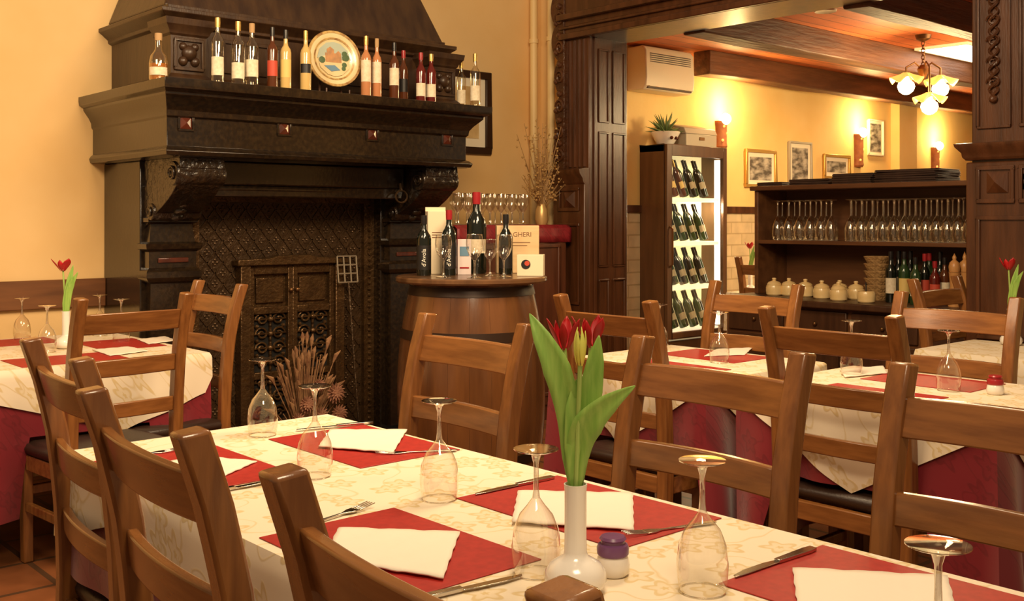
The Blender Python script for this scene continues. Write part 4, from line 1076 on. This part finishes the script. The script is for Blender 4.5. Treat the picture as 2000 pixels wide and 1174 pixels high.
def napkin(cs,label,group='paper napkins'):
    P=[at(px,py,z=TN) for px,py in cs]
    c=sum(P,Vector())/4
    a,b_,c2,d=[p-c for p in P]
    mb=MB()
    def nf(u,v,off=0):
        p=(a.lerp(b_,u)).lerp(d.lerp(c2,u),v)
        e=.0012*math.sin(u*34)*(1 if v in (0,1) else 0)+.0012*math.sin(v*25)*(1 if u in (0,1) else 0)
        n=p.normalized() if p.length>0 else p
        return (p.x+n.x*e,p.y+n.y*e,off+.0015*abs(math.sin(u*9+v*7)))
    n=24
    top=[nf(i/n,j/12,.003) for i in range(n+1) for j in range(13)]
    mb.add(top,[(i*13+j,(i+1)*13+j,(i+1)*13+j+1,i*13+j+1) for i in range(n) for j in range(12)])
    o=mb.build('napkin',M['napkin'],ang=60);md=o.modifiers.new('s','SOLIDIFY');md.thickness=.0028;md.offset=-1
    o.location=c;tag(o,label,'napkin',group)
napkin([(662,1036),(898,1045),(866,1135),(630,1098)],'white paper napkin on the red mat left of the tulip vase')
napkin([(1012,963),(1236,968),(1238,1040),(1000,1024)],'white paper napkin behind the tulip vase')
napkin([(645,843),(795,843),(768,888),(622,876)],'white paper napkin at the far right corner of the front table')
napkin([(292,908),(400,894),(502,903),(415,942)],'white paper napkin at the far left corner of the front table')
napkin([(1548,1112),(1850,1128),(1880,1235),(1560,1210)],'white paper napkin at the bottom right of the photo')
napkin([(1400,683),(1470,680),(1455,694),(1375,697)],'white napkin on the table right of the barrel, far mat')
napkin([(1640,723),(1725,716),(1733,730),(1650,738)],'white napkin on the right table, far mat')
napkin([(180,684),(250,678),(290,686),(215,696)],'white napkin on the near mat of the left table')
napkin([(268,664),(322,658),(345,666),(290,673)],'white napkin at the fireplace end of the left table')
# ---- cutlery
def cut(px0,py0,px1,py1,kind,label):
    a=at(px0,py0,z=TN);b_=at(px1,py1,z=TN);c=(a+b_)/2
    an=math.atan2(b_.y-a.y,b_.x-a.x)-PI/2
    b=MB()
    if kind=='fork':
        pol=[(-.005,-.1),(.005,-.1),(.007,-.085),(.003,-.02),(.003,.02),(.011,.04),(.012,.055),(-.012,.055),(-.011,.04),(-.003,.02),(-.003,-.02),(-.007,-.085)]
        b.prism(pol,0,.003,'z')
        for k in range(4):
            x=-.0102+k*.0068;b.add([(x-.0017,.054,0),(x+.0017,.054,0),(x+.001,.1,.005),(x-.001,.1,.005),(x-.0017,.054,.003),(x+.0017,.054,.003),(x+.001,.1,.007),(x-.001,.1,.007)],[(0,3,2,1),(4,5,6,7),(0,1,5,4),(1,2,6,5),(2,3,7,6),(3,0,4,7)])
    else:
        b.prism([(-.007,-.11),(.007,-.11),(.009,-.09),(.006,-.005),(-.006,-.005),(-.009,-.09)],0,.006,'z')
        b.prism([(-.006,-.005),(.006,-.005),(.010,.02),(.010,.07),(.004,.105),(-.004,.11),(-.006,.08)],.001,.003,'z')
    o=b.build(kind,M['steel'],bevel=.0008);o.location=(c.x,c.y,TN+.0002);o.rotation_euler=(0,0,an)
    tag(o,label,kind,'cutlery on the front table')
cut(590,1030,715,990,'fork','fork left of the vase, above the near left napkin')
cut(1400,1020,1215,1048,'fork','fork behind the salt shaker, tines to the left')
cut(895,880,730,888,'fork','fork below the far right napkin of the front table')
cut(225,895,330,882,'fork','fork beside the far left napkin of the front table')
cut(820,1172,990,1133,'knife','knife at the bottom, below the near left napkin')
cut(1595,1072,1425,1132,'knife','knife at the right edge of the front table, by the lower right mat')
cut(1090,932,915,970,'knife','knife between the two right-hand mats of the front table')
cut(400,966,520,942,'knife','knife below the far left napkin of the front table')
cut(715,828,590,840,'knife','knife at the far right corner of the front table')
# ---- glasses on tables (upside down)
GG='upside-down wine glasses'
def gpx(px,py,label): 
    q=at(px,py,z=TT);q.z=TT;glass_thing(q,label,False,GG)
def gpt(x,y,label): glass_thing((x,y,TT),label,False,GG)
gpx(513,850,'upside-down wine glass farthest away on the front table')
gpx(615,930,'upside-down wine glass beside the far left mat of the front table')
gpx(858,975,'upside-down wine glass in the middle of the front table')
gpx(1047,1120,'upside-down wine glass immediately left of the tulip vase')
gpx(1372,1155,'upside-down wine glass right of the salt shaker')
gpt(1.16,.575,'upside-down wine glass at the bottom right corner, only foot and stem showing')
gpx(1288,684,'upside-down wine glass at the far end of the table right of the barrel')
gpx(1405,708,'upside-down wine glass at the near end of the table right of the barrel')
gpx(1663,733,'upside-down wine glass at the far end of the right table')
gpx(1853,763,'upside-down wine glass at the near end of the right table, left of the shaker')
gpx(43,664,'upside-down wine glass at the far left edge of the photo')
gpx(92,688,'upside-down wine glass left of the white vase on the left table')
gpx(237,668,'upside-down wine glass on the left table behind the chair back')
gpx(195,655,'upside-down wine glass farthest back on the left table')
# ---- shakers
def shaker(loc,label,cm):
    t=thing('salt_shaker',label,'salt shaker',loc)
    MB().lathe([(0,0),(.022,0),(.0265,.006),(.0275,.016),(.025,.028),(.022,.033),(0,.033)],24).build('body',M['ceramic'],t)
    MB().lathe([(.0225,.031),(.0255,.034),(.026,.044),(.024,.049),(.019,.051),(.019,.055),(.022,.058),(.019,.062),(0,.063)],24).build('lid',cm,t)
q=at(1197,1122,z=TT);shaker(q,'white salt shaker with purple lid right of the tulip vase',M['purple'])
q=at(1944,770,z=TT);shaker(q,'white salt shaker with dark red lid on the right table',M['capred'])
# ---- vases and tulips
def vase(loc,label):
    t=thing('bud_vase',label,'vase',loc)
    MB().lathe([(0,0),(.03,0),(.042,.006),(.048,.019),(.0465,.032),(.039,.043),(.028,.050),(.0195,.055),(.0172,.062),(.0168,.10),(.0168,.155),(.018,.165),(.016,.165),(.0135,.15),(.0135,.09),(0,.05)],32).build('vase_body',M['ceramic'],t,ang=60)
def leafmesh(pts,wd,fold=.25):
    b=MB();P=[Vector(p) for p in pts]
    S=[];W=[]
    n=len(P)
    for i in range(n-1):
        p0=P[max(0,i-1)];p1=P[i];p2=P[i+1];p3=P[min(n-1,i+2)]
        for k in range(6):
            t=k/6
            S.append(.5*((2*p1)+(p2-p0)*t+(2*p0-5*p1+4*p2-p3)*t*t+(3*p1-p0-3*p2+p3)*t**3));W.append(wd[i]+(wd[i+1]-wd[i])*t)
    S.append(P[-1]);W.append(wd[-1])
    vs=[];fs=[]
    for i,p in enumerate(S):
        tg=(S[min(i+1,len(S)-1)]-S[max(i-1,0)]).normalized()
        sd=tg.cross(Vector((0,1,0))).normalized()
        for u in (-1,-.5,0,.5,1): vs.append(p+sd*u*W[i]/2+Vector((0,1,0))*(-abs(u)*fold*W[i]*.5))
    for i in range(len(S)-1):
        for j in range(4): fs.append((i*5+j,i*5+j+1,i*5+6+j,i*5+5+j))
    b.add(vs,fs);return b
def head(b,c,r,h,open_=0,n=6,wide=.62,ph=0):
    for k in range(n):
        a0=2*PI*k/n+ph;rr=r*(1 if k%2 else .88);hh=h*(1 if k%2 else .9)
        def pf(u,v):
            uu=2*u-1
            wv=wide*math.sin(PI*min(.985,(.12+.87*v)))**.7
            a=a0+uu*wv
            rad=rr*(math.sin(PI*(.10+.5*v))+open_*(.35+.65*(k%2))*v*v)*(1-.1*abs(uu)*v)+.001*(k%2)
            return (c[0]+rad*math.cos(a),c[1]+rad*math.sin(a),c[2]+hh*v*(1-.06*uu*uu*v))
        b.grid(pf,8,10)
def tulip(loc,rz,label,hx,hz,hy=0,flower='tulipred',r=.024,h=.055,op=.3,leaves=(),name='tulip',wide=.62,ph=0):
    t=thing(name,label,'flower',loc,rz,None)
    b=MB();b.tube([(0,0,.07),(hx*.15,hy*.15,.17),(hx*.55,hy*.55,(.17+hz)/2),(hx,hy,hz)],.0036,8);b.build('stem',M['stem'],t)
    b=MB();head(b,(hx,hy,hz-.002),r,h,op,wide=wide,ph=ph);b.build('flower',M[flower],t,ang=80,solid=.0008)
    for pts,wd in leaves:
        leafmesh(pts,wd).build('leaf',M['leaf'],t,ang=80,solid=.0012)
q=at(1124,1155,z=TT);vl=(q.x,q.y,TT);vase(vl,'white ceramic bud vase in the foreground holding tulips')
rz=facecam(vl)
S=.00078
def lp(px,py,y=0): return ((px-1124)*S,y,.164+(955-py)*S)
tulip(vl,rz,'red tulip leaning left in the foreground vase',(1102-1124)*S,.164+(955-690)*S,.012,leaves=[([lp(1124,985,.004),lp(1117,900,.0),lp(1110,810,-.01),lp(1088,725,-.02),lp(1058,662,-.02),lp(1034,618,-.01)],[.010,.030,.038,.043,.027,.001])],r=.017,h=.050,op=.75,wide=.5,ph=.4)
tulip(vl,rz,'red tulip leaning right in the foreground vase',(1155-1124)*S,.164+(955-686)*S,.018,leaves=[([lp(1122,985,.0),lp(1128,890,-.008),lp(1148,832,-.02),lp(1188,788,-.03),lp(1238,752,-.04)],[.010,.038,.046,.030,.001])],r=.018,h=.049,op=.7,wide=.5,ph=.1)
tulip(vl,rz,'unopened yellow tulip bud between the red tulips',(1133-1124)*S,.164+(955-712)*S,-.036,flower='tulipyel',r=.0125,h=.058,op=-.75,leaves=[([lp(1128,980,.01),lp(1140,860,.006),lp(1154,770,.0),lp(1163,710,-.006),lp(1170,660,-.01)],[.008,.030,.036,.026,.001]),([lp(1122,980,.0),lp(1118,880,-.012),lp(1120,800,-.016),lp(1126,745,-.016)],[.008,.024,.024,.001])])
for (x,y,nm,hx,grp) in ((1.645,4.83,'left table',-.012,0),(4.9,2.085,'small table by the right pillar',-.01,0),(6.98,5.0,'distant table by the fridge',-.005,0)):
    vase((x,y,TT),'white bud vase on the '+nm)
    rz=facecam((x,y))
    tulip((x,y,TT),rz,'single red tulip in the vase on the '+nm,hx,.345,0,leaves=[([(0,0,.1),(.005,-.004,.2),(.02,-.015,.28),(.05,-.03,.34)],[.01,.028,.028,.001]),([(0,0,.1),(.0,-.004,.2),(.015,-.01,.3),(.03,-.01,.37)],[.01,.03,.026,.001])],r=.028,op=.8 if x<4 else .4)

# ------------------------------------------------------------------ lights, world, camera
def area(name,loc,target,size,energy,col):
    l=bpy.data.lights.new(name,'AREA');l.energy=energy;l.color=col;l.size=size
    o=bpy.data.objects.new(name,l);C.objects.link(o);o.location=loc
    o.rotation_euler=(Vector(target)-Vector(loc)).to_track_quat('-Z','Y').to_euler()
area('lamp_front',(.6,.4,3.1),(1.2,1.6,.7),.7,44,(1,.77,.50))
area('lamp_middle',(2.6,2.0,3.2),(2.9,3.2,.8),.8,70,(1,.74,.45))
area('lamp_left',(.4,3.2,3.0),(1.6,5.4,1.4),.8,48,(1,.73,.45))
area('fill_second_room',(8.2,3.0,2.45),(8.2,4.2,0),1.5,85,(1,.74,.40))  # added area fill to brighten the second room, no fixture
area('fill_hearth',(1.9,1.9,2.9),(3.0,5.2,1.3),.6,52,(1,.72,.42))  # added fill aimed at the fireplace front, not a real lamp
w=bpy.data.worlds.new('world');bpy.context.scene.world=w;w.use_nodes=True
bg=w.node_tree.nodes['Background'];bg.inputs[0].default_value=(1,.70,.43,1);bg.inputs[1].default_value=.29
cam=bpy.data.cameras.new('camera');co=bpy.data.objects.new('camera',cam);C.objects.link(co)
co.location=(0,0,H);co.rotation_euler=(PI/2,0,-YAW)
cam.sensor_width=36;cam.lens=F/2000*36;cam.shift_y=-(587-HY)/2000;cam.clip_start=.05
bpy.context.scene.camera=co
try:
    bpy.context.scene.view_settings.view_transform='Standard'
except Exception as e: print(e)
